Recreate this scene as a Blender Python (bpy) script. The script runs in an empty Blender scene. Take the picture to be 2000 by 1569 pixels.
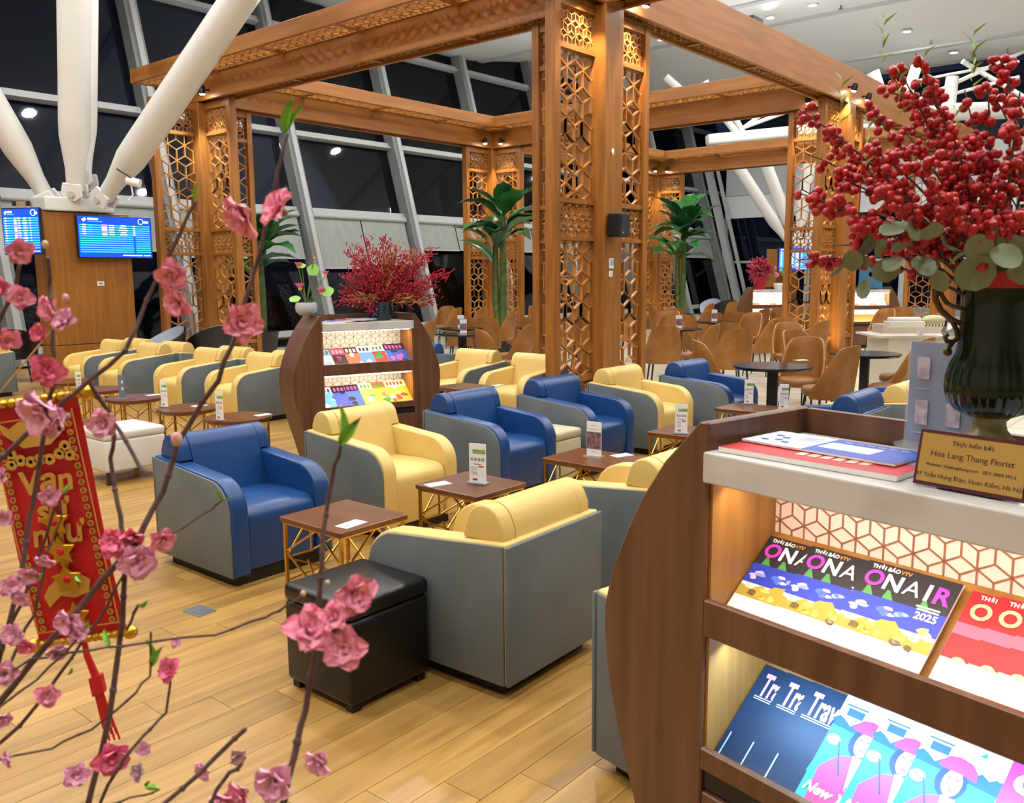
import bpy, bmesh, math, random
import numpy as np
from mathutils import Matrix, Vector, Euler, Quaternion
random.seed(7)
sc = bpy.context.scene
COL = sc.collection
PI = math.pi
# ------------------------------------------------------------------ camera (2000 x 1569 frame)
F_PX, CX, CY, CAM_H = 1710.0, 1000.0, 784.5, 1.6
PITCH, ROLL = math.radians(8.25), math.radians(0.42)
V = Vector
fwd = V((0, math.cos(PITCH), -math.sin(PITCH)))
up0 = V((0, math.sin(PITCH), math.cos(PITCH)))
r0 = V((1, 0, 0))
right = math.cos(ROLL) * r0 - math.sin(ROLL) * up0
upv = math.cos(ROLL) * up0 + math.sin(ROLL) * r0
CAM = V((0, 0, CAM_H))
cd = bpy.data.cameras.new('camera')
cd.sensor_width = 36.0
cd.lens = F_PX / 2000 * 36
cd.clip_start, cd.clip_end = 0.05, 300
cd.dof.use_dof = True
cd.dof.focus_distance = 5.0
cd.dof.aperture_fstop = 13
cam = bpy.data.objects.new('camera', cd)
COL.objects.link(cam)
M3 = Matrix((right, upv, -fwd)).transposed()
cam.matrix_world = Matrix.Translation(CAM) @ M3.to_4x4()
sc.camera = cam
# ------------------------------------------------------------------ world, exposure
w = bpy.data.worlds.new('night_sky')
sc.world = w
w.use_nodes = True
bg = w.node_tree.nodes['Background']
bg.inputs[0].default_value = (0.010, 0.014, 0.026, 1)
bg.inputs[1].default_value = 1.0
sc.view_settings.view_transform = 'Standard'
sc.view_settings.look = 'None'
sc.view_settings.gamma = 1
sc.view_settings.use_curve_mapping = False
sc.view_settings.exposure = 0.33

sc.cycles.use_light_tree = False
sc.cycles.max_bounces = 6
sc.cycles.diffuse_bounces = 3
sc.cycles.glossy_bounces = 2
sc.cycles.transmission_bounces = 4
sc.cycles.transparent_max_bounces = 8
# ------------------------------------------------------------------ geometry of the place
TH = math.radians(40)
BV = V((math.sin(TH), math.cos(TH), 0))      # along the window wall, away to the right
AV = V((math.cos(TH), -math.sin(TH), 0))     # across the room, towards the right and the viewer
def P(a, b, z=0.0): return AV * a + BV * b + V((0, 0, z))
def ray(x, y): return fwd + right * ((x - CX) / F_PX) - upv * ((y - CY) / F_PX)
def at_z(x, y, z=0.0):
    d = ray(x, y); return CAM + d * ((z - CAM_H) / d.z)
def at_d(x, y, Y):
    d = ray(x, y); return CAM + d * (Y / d.y)
def at_plane(x, y, p0, n):
    d = ray(x, y); return CAM + d * ((V(p0) - CAM).dot(n) / d.dot(n))
def px_of(p):
    v = V(p) - CAM; k = v.dot(fwd)
    return CX + F_PX * v.dot(right) / k, CY - F_PX * v.dot(upv) / k
ROT_A = -TH            # z rotation that turns local X onto AV, local Y onto BV

# ------------------------------------------------------------------ materials
MATS = {}
def lin(c):
    return tuple(((x / 12.92) if x <= 0.04045 else ((x + 0.055) / 1.055) ** 2.4) for x in c)
def hexc(h):
    return lin(tuple(int(h[i:i + 2], 16) / 255 for i in (0, 2, 4)))
def mat(name, col, rough=0.5, metal=0.0, col2=None, scale=6.0, stretch=(1, 1, 1), detail=4, mixlo=0.35, mixhi=0.65,
        bump=0.0, bscale=None, emit=0.0, spec=0.5, coat=0.0, alpha=1.0, trans=0.0, sss=0.0, coord='Object'):
    if name in MATS: return MATS[name]
    m = bpy.data.materials.new(name)
    m.use_nodes = True
    nt = m.node_tree
    b = nt.nodes['Principled BSDF']
    c1 = hexc(col) if isinstance(col, str) else col
    b.inputs['Base Color'].default_value = (*c1, 1)
    b.inputs['Roughness'].default_value = rough
    b.inputs['Metallic'].default_value = metal
    b.inputs['Specular IOR Level'].default_value = spec
    b.inputs['Coat Weight'].default_value = coat
    b.inputs['Alpha'].default_value = alpha
    b.inputs['Transmission Weight'].default_value = trans
    tc = None
    if col2 is not None or bump:
        tc = nt.nodes.new('ShaderNodeTexCoord')
        mp = nt.nodes.new('ShaderNodeMapping')
        mp.inputs['Scale'].default_value = stretch
        nt.links.new(tc.outputs[coord], mp.inputs[0])
    if col2 is not None:
        c2 = hexc(col2) if isinstance(col2, str) else col2
        n = nt.nodes.new('ShaderNodeTexNoise')
        n.inputs['Scale'].default_value = scale
        n.inputs['Detail'].default_value = detail
        nt.links.new(mp.outputs[0], n.inputs['Vector'])
        r = nt.nodes.new('ShaderNodeValToRGB')
        r.color_ramp.elements[0].position = mixlo
        r.color_ramp.elements[1].position = mixhi
        r.color_ramp.elements[0].color = (*c1, 1)
        r.color_ramp.elements[1].color = (*c2, 1)
        nt.links.new(n.outputs['Fac'], r.inputs[0])
        nt.links.new(r.outputs[0], b.inputs['Base Color'])
        if emit: nt.links.new(r.outputs[0], b.inputs['Emission Color'])
    if bump:
        n2 = nt.nodes.new('ShaderNodeTexNoise')
        n2.inputs['Scale'].default_value = bscale or scale
        n2.inputs['Detail'].default_value = 3
        nt.links.new(mp.outputs[0], n2.inputs['Vector'])
        bp = nt.nodes.new('ShaderNodeBump')
        bp.inputs['Strength'].default_value = bump
        bp.inputs['Distance'].default_value = 0.01
        nt.links.new(n2.outputs['Fac'], bp.inputs['Height'])
        nt.links.new(bp.outputs[0], b.inputs['Normal'])
    if emit:
        if col2 is None: b.inputs['Emission Color'].default_value = (*c1, 1)
        b.inputs['Emission Strength'].default_value = emit
    MATS[name] = m
    return m

# ------------------------------------------------------------------ mesh builder
class MB:
    def __init__(s): s.v, s.f, s.m = [], [], []
    def add(s, vs, fs, mi=0):
        o = len(s.v)
        s.v += [tuple(p) for p in vs]
        for f in fs: s.f.append(tuple(i + o for i in f)); s.m.append(mi)
        return s
    def box(s, c, size, rot=None, mi=0):
        hx, hy, hz = size[0] / 2, size[1] / 2, size[2] / 2
        vs = [V((x * hx, y * hy, z * hz)) for z in (-1, 1) for y in (-1, 1) for x in (-1, 1)]
        if rot is not None: vs = [rot @ p for p in vs]
        c = V(c)
        return s.add([p + c for p in vs], [(0, 2, 3, 1), (4, 5, 7, 6), (0, 1, 5, 4), (2, 6, 7, 3), (0, 4, 6, 2), (1, 3, 7, 5)], mi)
    def bar(s, p, q, w, h, up=(0, 0, 1), mi=0):
        p, q = V(p), V(q); d = q - p; L = d.length
        if L < 1e-6: return s
        z = d / L; x = V(up).cross(z)
        if x.length < 1e-4: x = V((1, 0, 0)).cross(z)
        x.normalize(); y = z.cross(x)
        return s.box((p + q) / 2, (w, h, L), Matrix((x, y, z)).transposed(), mi)
    def prism(s, poly, f, h0, h1, mi=0):      # poly: 2d points; f(u, v, h) -> 3d
        n = len(poly)
        vs = [f(u, v, h0) for u, v in poly] + [f(u, v, h1) for u, v in poly]
        fs = [(i, (i + 1) % n, n + (i + 1) % n, n + i) for i in range(n)]
        fs += [tuple(reversed(range(n))), tuple(range(n, 2 * n))]
        return s.add(vs, fs, mi)
    def tube(s, pts, rad, n=8, mi=0, cap=True):
        pts = [V(p) for p in pts]
        if not hasattr(rad, '__len__'): rad = [rad] * len(pts)
        base = len(s.v); ref = None
        for i, p in enumerate(pts):
            t = (pts[min(i + 1, len(pts) - 1)] - pts[max(i - 1, 0)])
            if t.length < 1e-9: t = V((0, 0, 1))
            t.normalize()
            if ref is None: ref = t.orthogonal().normalized()
            ref = (ref - t * ref.dot(t))
            ref = ref.normalized() if ref.length > 1e-6 else t.orthogonal().normalized()
            o = t.cross(ref)
            for k in range(n):
                a = 2 * PI * k / n
                s.v.append(tuple(p + (ref * math.cos(a) + o * math.sin(a)) * rad[i]))
        for i in range(len(pts) - 1):
            for k in range(n):
                a0 = base + i * n + k; a1 = base + i * n + (k + 1) % n
                s.f.append((a0, a1, a1 + n, a0 + n)); s.m.append(mi)
        if cap:
            s.f.append(tuple(base + k for k in reversed(range(n)))); s.m.append(mi)
            e = base + (len(pts) - 1) * n
            s.f.append(tuple(e + k for k in range(n))); s.m.append(mi)
        return s
    def lathe(s, prof, n=24, c=(0, 0, 0), mi=0, fn=None):
        base = len(s.v); c = V(c)
        for r, z in prof:
            for k in range(n):
                a = 2 * PI * k / n
                rr = r * (fn(a, z) if fn else 1)
                s.v.append((c.x + rr * math.cos(a), c.y + rr * math.sin(a), c.z + z))
        for i in range(len(prof) - 1):
            for k in range(n):
                a0 = base + i * n + k; a1 = base + i * n + (k + 1) % n
                s.f.append((a0, a1, a1 + n, a0 + n)); s.m.append(mi)
        if prof[0][0] > 1e-4: s.f.append(tuple(base + k for k in reversed(range(n)))); s.m.append(mi)
        if prof[-1][0] > 1e-4:
            e = base + (len(prof) - 1) * n
            s.f.append(tuple(e + k for k in range(n))); s.m.append(mi)
        return s
    def ball(s, c, r, n=8, m=5, mi=0, sq=(1, 1, 1)):
        base = len(s.v); c = V(c)
        s.v.append((c.x, c.y, c.z - r * sq[2]))
        for i in range(1, m):
            t = -PI / 2 + PI * i / m
            for k in range(n):
                a = 2 * PI * k / n
                s.v.append((c.x + r * sq[0] * math.cos(t) * math.cos(a), c.y + r * sq[1] * math.cos(t) * math.sin(a), c.z + r * sq[2] * math.sin(t)))
        s.v.append((c.x, c.y, c.z + r * sq[2]))
        top = len(s.v) - 1
        for k in range(n):
            k2 = (k + 1) % n
            s.f.append((base, base + 1 + k2, base + 1 + k)); s.m.append(mi)
            e = base + 1 + (m - 2) * n
            s.f.append((e + k, e + k2, top)); s.m.append(mi)
        for i in range(m - 2):
            for k in range(n):
                a0 = base + 1 + i * n + k; a1 = base + 1 + i * n + (k + 1) % n
                s.f.append((a0, a1, a1 + n, a0 + n)); s.m.append(mi)
        return s
    def grid(s, fn, nu, nv, mi=0, closed_u=False):
        base = len(s.v)
        for j in range(nv + 1):
            for i in range(nu + 1): s.v.append(tuple(fn(i / nu, j / nv)))
        for j in range(nv):
            for i in range(nu):
                a0 = base + j * (nu + 1) + i
                s.f.append((a0, a0 + 1, a0 + nu + 2, a0 + nu + 1)); s.m.append(mi)
        return s
    def mesh(s, name, mats, smooth=False, bevel=0.0, seg=2, angle=30, xf=None):
        me = bpy.data.meshes.new(name)
        vs = s.v if xf is None else [tuple(xf @ V(p)) for p in s.v]
        me.from_pydata(vs, [], s.f)
        if not isinstance(mats, (list, tuple)): mats = [mats]
        for m in mats: me.materials.append(m)
        if len(mats) > 1: me.polygons.foreach_set('material_index', s.m)
        if bevel:
            bm = bmesh.new(); bm.from_mesh(me)
            bmesh.ops.remove_doubles(bm, verts=bm.verts, dist=1e-5)
            bmesh.ops.recalc_face_normals(bm, faces=bm.faces)
            ed = [e for e in bm.edges if len(e.link_faces) == 2 and e.calc_face_angle(0) > math.radians(angle)]
            bmesh.ops.bevel(bm, geom=ed, offset=bevel, segments=seg, affect='EDGES', profile=0.5, clamp_overlap=True)
            bm.to_mesh(me); bm.free()
        if smooth:
            me.polygons.foreach_set('use_smooth', [True] * len(me.polygons))
            try: me.set_sharp_from_angle(angle=math.radians(50))
            except Exception: pass
        me.update()
        return me
    def build(s, name, mats, parent=None, smooth=False, bevel=0.0, seg=2, angle=30, xf=None):
        return put(name, s.mesh(name, mats, smooth, bevel, seg, angle, xf), parent)
def put(name, me, parent=None, loc=None, rz=0.0, M=None):
    o = bpy.data.objects.new(name, me)
    COL.objects.link(o)
    if parent is not None: o.parent = parent
    if M is not None: o.matrix_local = M
    elif loc is not None: o.location = loc; o.rotation_euler = (0, 0, rz)
    return o
def tag(o, label, cat, group=None, kind=None):
    if label: o['label'] = label
    if cat: o['category'] = cat
    if group: o['group'] = group
    if kind: o['kind'] = kind
    return o
def thing(name, label=None, cat=None, loc=(0, 0, 0), rz=0.0, group=None, M=None):
    o = bpy.data.objects.new(name, None)
    o.empty_display_size = 0.1
    COL.objects.link(o)
    if M is not None: o.matrix_world = M
    else: o.location = loc; o.rotation_euler = (0, 0, rz)
    return tag(o, label, cat, group)
def struct(o): o['kind'] = 'structure'; return o
KIDS = {}
def copy_tree(o, parent=None):
    c = o.copy(); COL.objects.link(c); c.parent = parent
    for ch in list(o.children): copy_tree(ch, c)
    return c
def dup(o, loc, rz, label, group=None):
    c = copy_tree(o); c.location = loc; c.rotation_euler = (0, 0, rz)
    c['label'] = label
    if group: c['group'] = group
    return c
def text(name, s, size, m, parent, M, extrude=0.0004, align='CENTER', bold=False, shear=0.0, sx=1.0):
    cu = bpy.data.curves.new(name, 'FONT')
    cu.body = s; cu.size = size; cu.align_x = align; cu.align_y = 'CENTER'
    cu.extrude = extrude; cu.shear = shear; cu.resolution_u = 3
    if bold: cu.offset = size * 0.025
    ob = bpy.data.objects.new(name, cu); COL.objects.link(ob)
    me = bpy.data.meshes.new_from_object(ob.evaluated_get(bpy.context.evaluated_depsgraph_get()))
    bpy.data.objects.remove(ob); bpy.data.curves.remove(cu)
    me.materials.clear(); me.materials.append(m)
    if sx != 1.0:
        for v in me.vertices: v.co.x *= sx
    return put(name, me, parent, M=M)
def frame(o, x, y):        # matrix with local X, Y given and Z the normal
    x = V(x).normalized(); z = x.cross(V(y)).normalized(); y = z.cross(x)
    return Matrix.Translation(V(o)) @ Matrix((x, y, z)).transposed().to_4x4()
def ordinal(i): return ['first', 'second', 'third', 'fourth', 'fifth', 'sixth', 'seventh', 'eighth', 'ninth', 'tenth', 'eleventh', 'twelfth',
    'thirteenth', 'fourteenth', 'fifteenth', 'sixteenth', 'seventeenth', 'eighteenth', 'nineteenth', 'twentieth'][i]
# ------------------------------------------------------------------ room lamps: recessed downlights in the white ceiling
WARM, NEUT, COOL = (1.0, 0.80, 0.55), (1.0, 0.97, 0.93), (0.92, 0.96, 1.0)
CEIL_Z = 8.45
def ceil_z(b): return CEIL_Z + 0.28 * math.cos(2 * PI * (b - 15.0) / 10.0)
m_lampglow = mat('downlight_lens', (1, 1, 1), emit=30)
m_white_trim = mat('white_trim', 'e6e6e2', 0.4)
def lamp(kind, name, parent, power, color, size=0.2, spot=None, blend=0.6, M=None, loc=None):
    l = bpy.data.lights.new(name, kind)
    l.energy = power; l.color = color
    if kind == 'AREA': l.shape = 'DISK'; l.size = size
    else: l.shadow_soft_size = size
    if kind == 'SPOT': l.spot_size = math.radians(spot); l.spot_blend = blend
    o = bpy.data.objects.new(name, l); COL.objects.link(o)
    if parent is not None: o.parent = parent
    if M is not None: o.matrix_local = M
    elif loc is not None: o.location = loc
    return o
DL_SPOTS = [(-9.6, 24.0), (-8.2, 27.5), (-7.5, 29.8)]
for a_ in (-14.5, -11.0, -7.5, -4.0, -0.5, 3.0):
    for b_ in (-3.0, 1.0, 5.0, 9.5, 14.0, 19.0): DL_SPOTS.append((a_, b_))
for a_ in (-14.5, -11.0, -4.5, -1.0):  # far rows added to brighten the end wall
    for b_ in (24.5, 29.5): DL_SPOTS.append((a_, b_))
dl_ring = MB().lathe([(0.10, 0.02), (0.10, 0.0), (0.16, 0.0), (0.16, 0.03)], 20).mesh('trim_ring', m_white_trim)
dl_lens = MB().lathe([(0.0001, 0.012), (0.10, 0.012)], 20).mesh('lens', m_lampglow)
for i, (a_, b_) in enumerate(DL_SPOTS):
    z = ceil_z(b_) - 0.05
    seen = i < 3
    t = thing('ceiling_downlight', ('round recessed downlight in the white ceiling, ' + ('leftmost of three above the berry branches', 'middle of three above the berry branches', 'rightmost of three above the berry branches')[i]) if seen
              else 'round white recessed downlight in the wavy white ceiling out of view', 'downlight', P(a_, b_, z), group='ceiling downlights')
    put('trim_ring', dl_ring, t); put('lens', dl_lens, t)
    lamp('AREA', 'downlight_lamp', t, 105 if not seen else 90, NEUT, 0.3, M=Matrix.Translation((0, 0, -0.03)))
# ------------------------------------------------------------------ floor: laminate planks (b < 7.2) and pale stone tiles beyond
def wood_floor_mat():
    m = bpy.data.materials.new('oak_laminate'); m.use_nodes = True
    nt = m.node_tree; b = nt.nodes['Principled BSDF']
    tc = nt.nodes.new('ShaderNodeTexCoord'); oi = nt.nodes.new('ShaderNodeObjectInfo')
    geo = nt.nodes.new('ShaderNodeNewGeometry')
    mp = nt.nodes.new('ShaderNodeMapping'); mp.inputs['Scale'].default_value = (1.0, 0.09, 1.0)
    mp.inputs['Rotation'].default_value = (0, 0, TH)
    vm = nt.nodes.new('ShaderNodeVectorMath'); vm.operation = 'ADD'
    # world position rotated into the a, b frame so that the grain follows the planks
    mp2 = nt.nodes.new('ShaderNodeMapping'); mp2.vector_type = 'TEXTURE'; mp2.inputs['Rotation'].default_value = (0, 0, -TH)
    nt.links.new(geo.outputs['Position'], mp2.inputs[0])
    mp.inputs['Rotation'].default_value = (0, 0, 0)
    cmb = nt.nodes.new('ShaderNodeCombineXYZ')
    mul = nt.nodes.new('ShaderNodeMath'); mul.operation = 'MULTIPLY'; mul.inputs[1].default_value = 37.0
    nt.links.new(oi.outputs['Random'], mul.inputs[0]); nt.links.new(mul.outputs[0], cmb.inputs['Z'])
    nt.links.new(mp2.outputs[0], mp.inputs[0]); nt.links.new(mp.outputs[0], vm.inputs[0]); nt.links.new(cmb.outputs[0], vm.inputs[1])
    n = nt.nodes.new('ShaderNodeTexNoise'); n.inputs['Scale'].default_value = 16; n.inputs['Detail'].default_value = 6; n.inputs['Distortion'].default_value = 0.6
    nt.links.new(vm.outputs[0], n.inputs['Vector'])
    r = nt.nodes.new('ShaderNodeValToRGB')
    for e, (p, c) in zip(r.color_ramp.elements, ((0.25, '876432'), (0.75, 'b79254'))): e.position = p; e.color = (*hexc(c), 1)
    e = r.color_ramp.elements.new(0.5); e.color = (*hexc('a37e42'), 1)
    nt.links.new(n.outputs['Fac'], r.inputs[0])
    hs = nt.nodes.new('ShaderNodeHueSaturation')
    mr = nt.nodes.new('ShaderNodeMapRange'); mr.inputs['To Min'].default_value = 0.86; mr.inputs['To Max'].default_value = 1.08
    nt.links.new(oi.outputs['Random'], mr.inputs[0]); nt.links.new(mr.outputs[0], hs.inputs['Value'])
    nt.links.new(r.outputs[0], hs.inputs['Color']); nt.links.new(hs.outputs[0], b.inputs['Base Color'])
    b.inputs['Roughness'].default_value = 0.34
    bp = nt.nodes.new('ShaderNodeBump'); bp.inputs['Strength'].default_value = 0.08; bp.inputs['Distance'].default_value = 0.004
    nt.links.new(n.outputs['Fac'], bp.inputs['Height']); nt.links.new(bp.outputs[0], b.inputs['Normal'])
    return m
m_oak = wood_floor_mat()
m_joint = mat('dark_joint', '4a3416', 0.8)
m_slab = mat('floor_slab', '6b5730', 0.8)
m_tile = mat('pale_stone_tile', 'cfc9b8', 0.22, col2='bdb5a2', scale=2.2, stretch=(0.4, 3, 1))
m_grout = mat('tile_grout', '8f8878', 0.8)
PW, PL, BSPLIT = 0.157, 1.17, 7.15
floor = struct(MB().box((-3.0, 13.0, -0.06), (34, 48, 0.1)).build('floor', m_slab))
floor.rotation_euler = (0, 0, ROT_A)
plank_me = MB().box((0, 0, -0.005), (PW - 0.0022, PL - 0.0022, 0.01)).mesh('plank', m_oak)
planks = []
i0, i1 = int(-17 / PW), int(6 / PW)
for i in range(i0, i1):
    a_ = -3.33 + (i - round(-3.33 / PW)) * PW
    off = 1.11 + 0.19 * (i - round(-3.33 / PW))
    j0 = math.floor((-6 - off) / PL)
    b_ = off + j0 * PL
    while b_ < BSPLIT:
        lo, hi = b_, min(b_ + PL, BSPLIT)
        if hi - lo > 0.02: planks.append((a_, lo, hi))
        b_ += PL
def seen_area(a_, b_):
    p = P(a_, b_)
    if (p - CAM).dot(fwd) < 1.2: return -1
    x, y = px_of(p)
    if x < -150 or x > 2150 or y > 1750 or y < 540: return -(p.length)
    if x > 1250 and y > 860: return 0.001 / p.length
    return 1.0 / p.length
planks.sort(key=lambda t: -seen_area(t[0], (t[1] + t[2]) / 2))
rest = MB(); k = 0
for a_, lo, hi in planks:
    if k < 300 and hi - lo > PL - 0.01:
        o = put('plank', plank_me, floor); o.location = (a_, (lo + hi) / 2, 0); k += 1
    else:
        rest.box((a_, (lo + hi) / 2, -0.005), (PW - 0.0022, hi - lo - 0.0022, 0.01))
o = rest.build('plank_field', m_oak, floor); o['kind'] = 'stuff'
TW, TL = 0.6, 1.2
tile_me = MB().box((0, 0, -0.005), (TW - 0.006, TL - 0.006, 0.01)).mesh('tile', m_tile)
tiles = []
for i in range(-28, 12):
    for j in range(0, 24):
        tiles.append((i * TW + 0.3, BSPLIT + 0.6 + j * TL))
tiles.sort(key=lambda t: -seen_area(*t))
rest = MB()
for k, (a_, b_) in enumerate(tiles):
    if k < 220: put('tile', tile_me, floor).location = (a_, b_, 0)
    else: rest.box((a_, b_, -0.005), (TW - 0.006, TL - 0.006, 0.01))
o = rest.build('tile_field', m_tile, floor); o['kind'] = 'stuff'
tr = MB().box((-3, BSPLIT, 0.002), (34, 0.03, 0.008)).build('edge_strip', mat('brushed_steel', 'a8a8a6', 0.35, 1.0), floor)
# floor outlet cover
t = thing('floor_outlet_cover', 'grey steel floor outlet cover set flush in the wooden planks', 'outlet cover', at_z(390, 1194), ROT_A + 0.05)
MB().box((0, 0, 0.002), (0.135, 0.10, 0.004)).build('plate', mat('dull_steel', '8f959c', 0.35, 0.8), t, bevel=0.004)
MB().box((0.02, 0, 0.0045), (0.06, 0.07, 0.002)).build('lid', mat('dull_steel_lid', '7f868e', 0.4, 0.8), t)
# ------------------------------------------------------------------ ceiling
m_ceil = mat('white_ceiling_panel', 'd6d8d9', 0.55)
mb = MB()
A0, A1, B0, B1 = -19.6, 14.0, -11.0, 34.0
mb.grid(lambda u, v: (A0 + (A1 - A0) * u, B0 + (B1 - B0) * v, ceil_z(B0 + (B1 - B0) * v)), 12, 90)
ceiling = struct(mb.build('ceiling', m_ceil, smooth=True)); ceiling.rotation_euler = (0, 0, ROT_A)
m_rib = mat('ceiling_seam', 'b4b8bb', 0.6)
for k in range(12):
    b_ = -8 + k * 3.7
    o = MB().box((0, 0, 0), (A1 - A0, 0.22, 0.07)).build('seam_band', m_rib, ceiling); o.location = ((A0 + A1) / 2, b_, ceil_z(b_) - 0.02)
# sprinkler heads on the ceiling
spr = MB().tube([(0, 0, 0), (0, 0, -0.10)], 0.02, 6).lathe([(0.06, -0.10), (0.06, -0.12)], 10).mesh('sprinkler', mat('sprinkler_grey', '777777', 0.5))
for k, (x, y) in enumerate([(1642, 24), (1820, 60), (1905, 80)]):
    p = at_z(x, y, CEIL_Z + 0.1); q = V((p.dot(AV), p.dot(BV)))
    o = put('ceiling_sprinkler', spr, loc=P(q[0], q[1], ceil_z(q[1]) + 0.02))
    tag(o, 'small grey sprinkler head on the white ceiling, %s from the left' % ordinal(k), 'sprinkler', 'ceiling sprinklers')
# closing walls behind and beside the camera, outside the picture
m_wall = mat('cream_wall', 'c9c0ae', 0.7)
for nm, c, s in (('wall_back', (-2.5, -8.0, 4.3), (31, 0.2, 8.8)), ('wall_right', (12.5, 13, 4.3), (0.2, 42, 8.8))):
    o = struct(MB().box(c, s).build(nm, m_wall)); o.rotation_euler = (0, 0, ROT_A)
# ------------------------------------------------------------------ leaning window wall on the left
KLEAN = 0.28; PHI = math.atan(KLEAN); CPH = math.cos(PHI)
m_mull = mat('grey_painted_steel', '7d8081', 0.5, col2='717475', scale=1.5)
m_mull_l = mat('pale_painted_steel', '9fa2a2', 0.5)
m_blind = mat('grey_roller_blind', '8d9290', 0.8, col2='858a88', scale=9, stretch=(1, 1, .2), bump=0.15, bscale=14)
m_black = mat('matt_black', '0c0c0e', 0.5)
def glass_mat():
    m = bpy.data.materials.new('night_glass'); m.use_nodes = True
    nt = m.node_tree; nt.nodes.remove(nt.nodes['Principled BSDF'])
    out = nt.nodes['Material Output']
    g = nt.nodes.new('ShaderNodeBsdfGlossy'); g.inputs['Roughness'].default_value = 0.03; g.inputs['Color'].default_value = (0.75, 0.8, 0.9, 1)
    tr = nt.nodes.new('ShaderNodeBsdfTransparent'); tr.inputs['Color'].default_value = (0.35, 0.38, 0.45, 1)
    fr = nt.nodes.new('ShaderNodeFresnel'); fr.inputs['IOR'].default_value = 1.45
    mx = nt.nodes.new('ShaderNodeMixShader')
    nt.links.new(fr.outputs[0], mx.inputs[0]); nt.links.new(tr.outputs[0], mx.inputs[1]); nt.links.new(g.outputs[0], mx.inputs[2])
    nt.links.new(mx.outputs[0], out.inputs[0])
    return m
m_glass = glass_mat()
night = mat('night_apron', '0b0d12', 0.9)
o = struct(MB().box((-60, 15, -1.0), (82, 160, 0.1)).build('ground', night)); o.rotation_euler = (0, 0, ROT_A)
# frame of the wall: local X along b, local Z up the slope, local Y into the room
up_s = (V((0, 0, 1)) - AV * KLEAN).normalized()
def wall_M(b_): return Matrix.Translation(P(-17.0, b_, 0)) @ Matrix((BV, (up_s.cross(BV)).normalized(), up_s)).transposed().to_4x4()
S = lambda z: z / CPH
BAY = 3.5
mull_me = MB().box((0, -0.05, S(4.4)), (0.30, 0.50, S(8.9))).mesh('mullion', m_mull)
mullf_me = MB().box((0, -0.335, S(4.4)), (0.12, 0.07, S(8.9))).mesh('mullion_flange', m_mull_l)
tran_me = MB().box((BAY / 2, 0.0, 0), (BAY - 0.3, 0.22, 0.16)).box((BAY / 2, -0.13, -0.05), (BAY - 0.3, 0.05, 0.05)).mesh('transom', m_mull_l)
n_in = (up_s.cross(BV)).normalized()
for k in range(-5, 7):
    b_ = 13.35 + BAY * k
    t = thing('window_%d' % (k + 6), M=wall_M(b_)); struct(t)
    put('mullion', mull_me, t); put('mullion_flange', mullf_me, t)
    for z in (0.25, 3.15, 5.05, 7.75): put('transom', tran_me, t).location = (0, 0, S(z))
    for z0, z1 in ((0.3, 3.15), (3.15, 5.05), (5.05, 7.75), (7.75, 8.7)):
        MB().box((BAY / 2, 0.03, S((z0 + z1) / 2)), (BAY - 0.3, 0.012, S(z1 - z0) - 0.12)).build('pane', m_glass, t)
    h = {0: (1.75, 1.85), 1: (2.25, 2.27), -1: (1.98, 1.98), -2: (2.1, 2.1), -3: (2.0, 2.0), 2: (2.26, 2.26), 3: (2.2, 2.3)}.get(k, (2.2, 2.2))
    MB().tube([(0.2, -0.16, S(3.02)), (BAY - 0.2, -0.16, S(3.02))], 0.06, 8).build('blind_roller', m_mull_l, t, smooth=True)
    for q in (0, 1):
        x0 = 0.2 + q * (BAY - 0.4) / 2; x1 = x0 + (BAY - 0.4) / 2 - 0.04
        bl = MB().box(((x0 + x1) / 2, -0.14, S((3.0 + h[q]) / 2)), (x1 - x0, 0.006, S(3.0 - h[q]))).build('roller_blind', m_blind, t)
        MB().box(((x0 + x1) / 2, -0.14, S(h[q])), (x1 - x0, 0.02, 0.03)).build('bottom_rail', m_mull_l, bl)
# ------------------------------------------------------------------ glazed end wall
EB = 34.6
def end_box(nm, a0, a1, z0, z1, d, m, parent=None, dy=0.0):
    return MB().box(((a0 + a1) / 2, EB + dy, (z0 + z1) / 2), (a1 - a0, d, z1 - z0)).build(nm, m, parent)
ew = struct(thing('wall_far')); ew.rotation_euler = (0, 0, ROT_A)
m_spand = mat('white_spandrel', 'c3c6c8', 0.5)
m_spand2 = mat('grey_spandrel', 'a9adb0', 0.5)
for k in range(-4, 5):
    a0 = -17.2 + 3.6 * (k + 4)
    end_box('spandrel_panel', a0 + 0.01, a0 + 3.59, 3.85, 4.75, 0.2, m_spand, ew)
    end_box('spandrel_panel', a0 + 0.01, a0 + 3.59, 4.77, 6.1, 0.16, m_spand2, ew)
    end_box('upper_pane', a0 + 0.03, a0 + 3.57, 6.1, 8.6, 0.02, m_glass, ew)
    end_box('lower_pane', a0 + 0.12, a0 + 3.48, 0.3, 2.0, 0.02, m_glass, ew)
    end_box('lower_pane', a0 + 0.12, a0 + 3.48, 2.1, 3.85, 0.02, m_glass, ew)
    end_box('post', a0 - 0.1, a0 + 0.1, 0, 3.85, 0.22, m_mull_l, ew)
    end_box('rail', a0 + 0.1, a0 + 3.5, 2.0, 2.1, 0.12, m_mull_l, ew)
    end_box('sill', a0 + 0.1, a0 + 3.5, 0, 0.3, 0.2, m_mull, ew)
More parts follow.
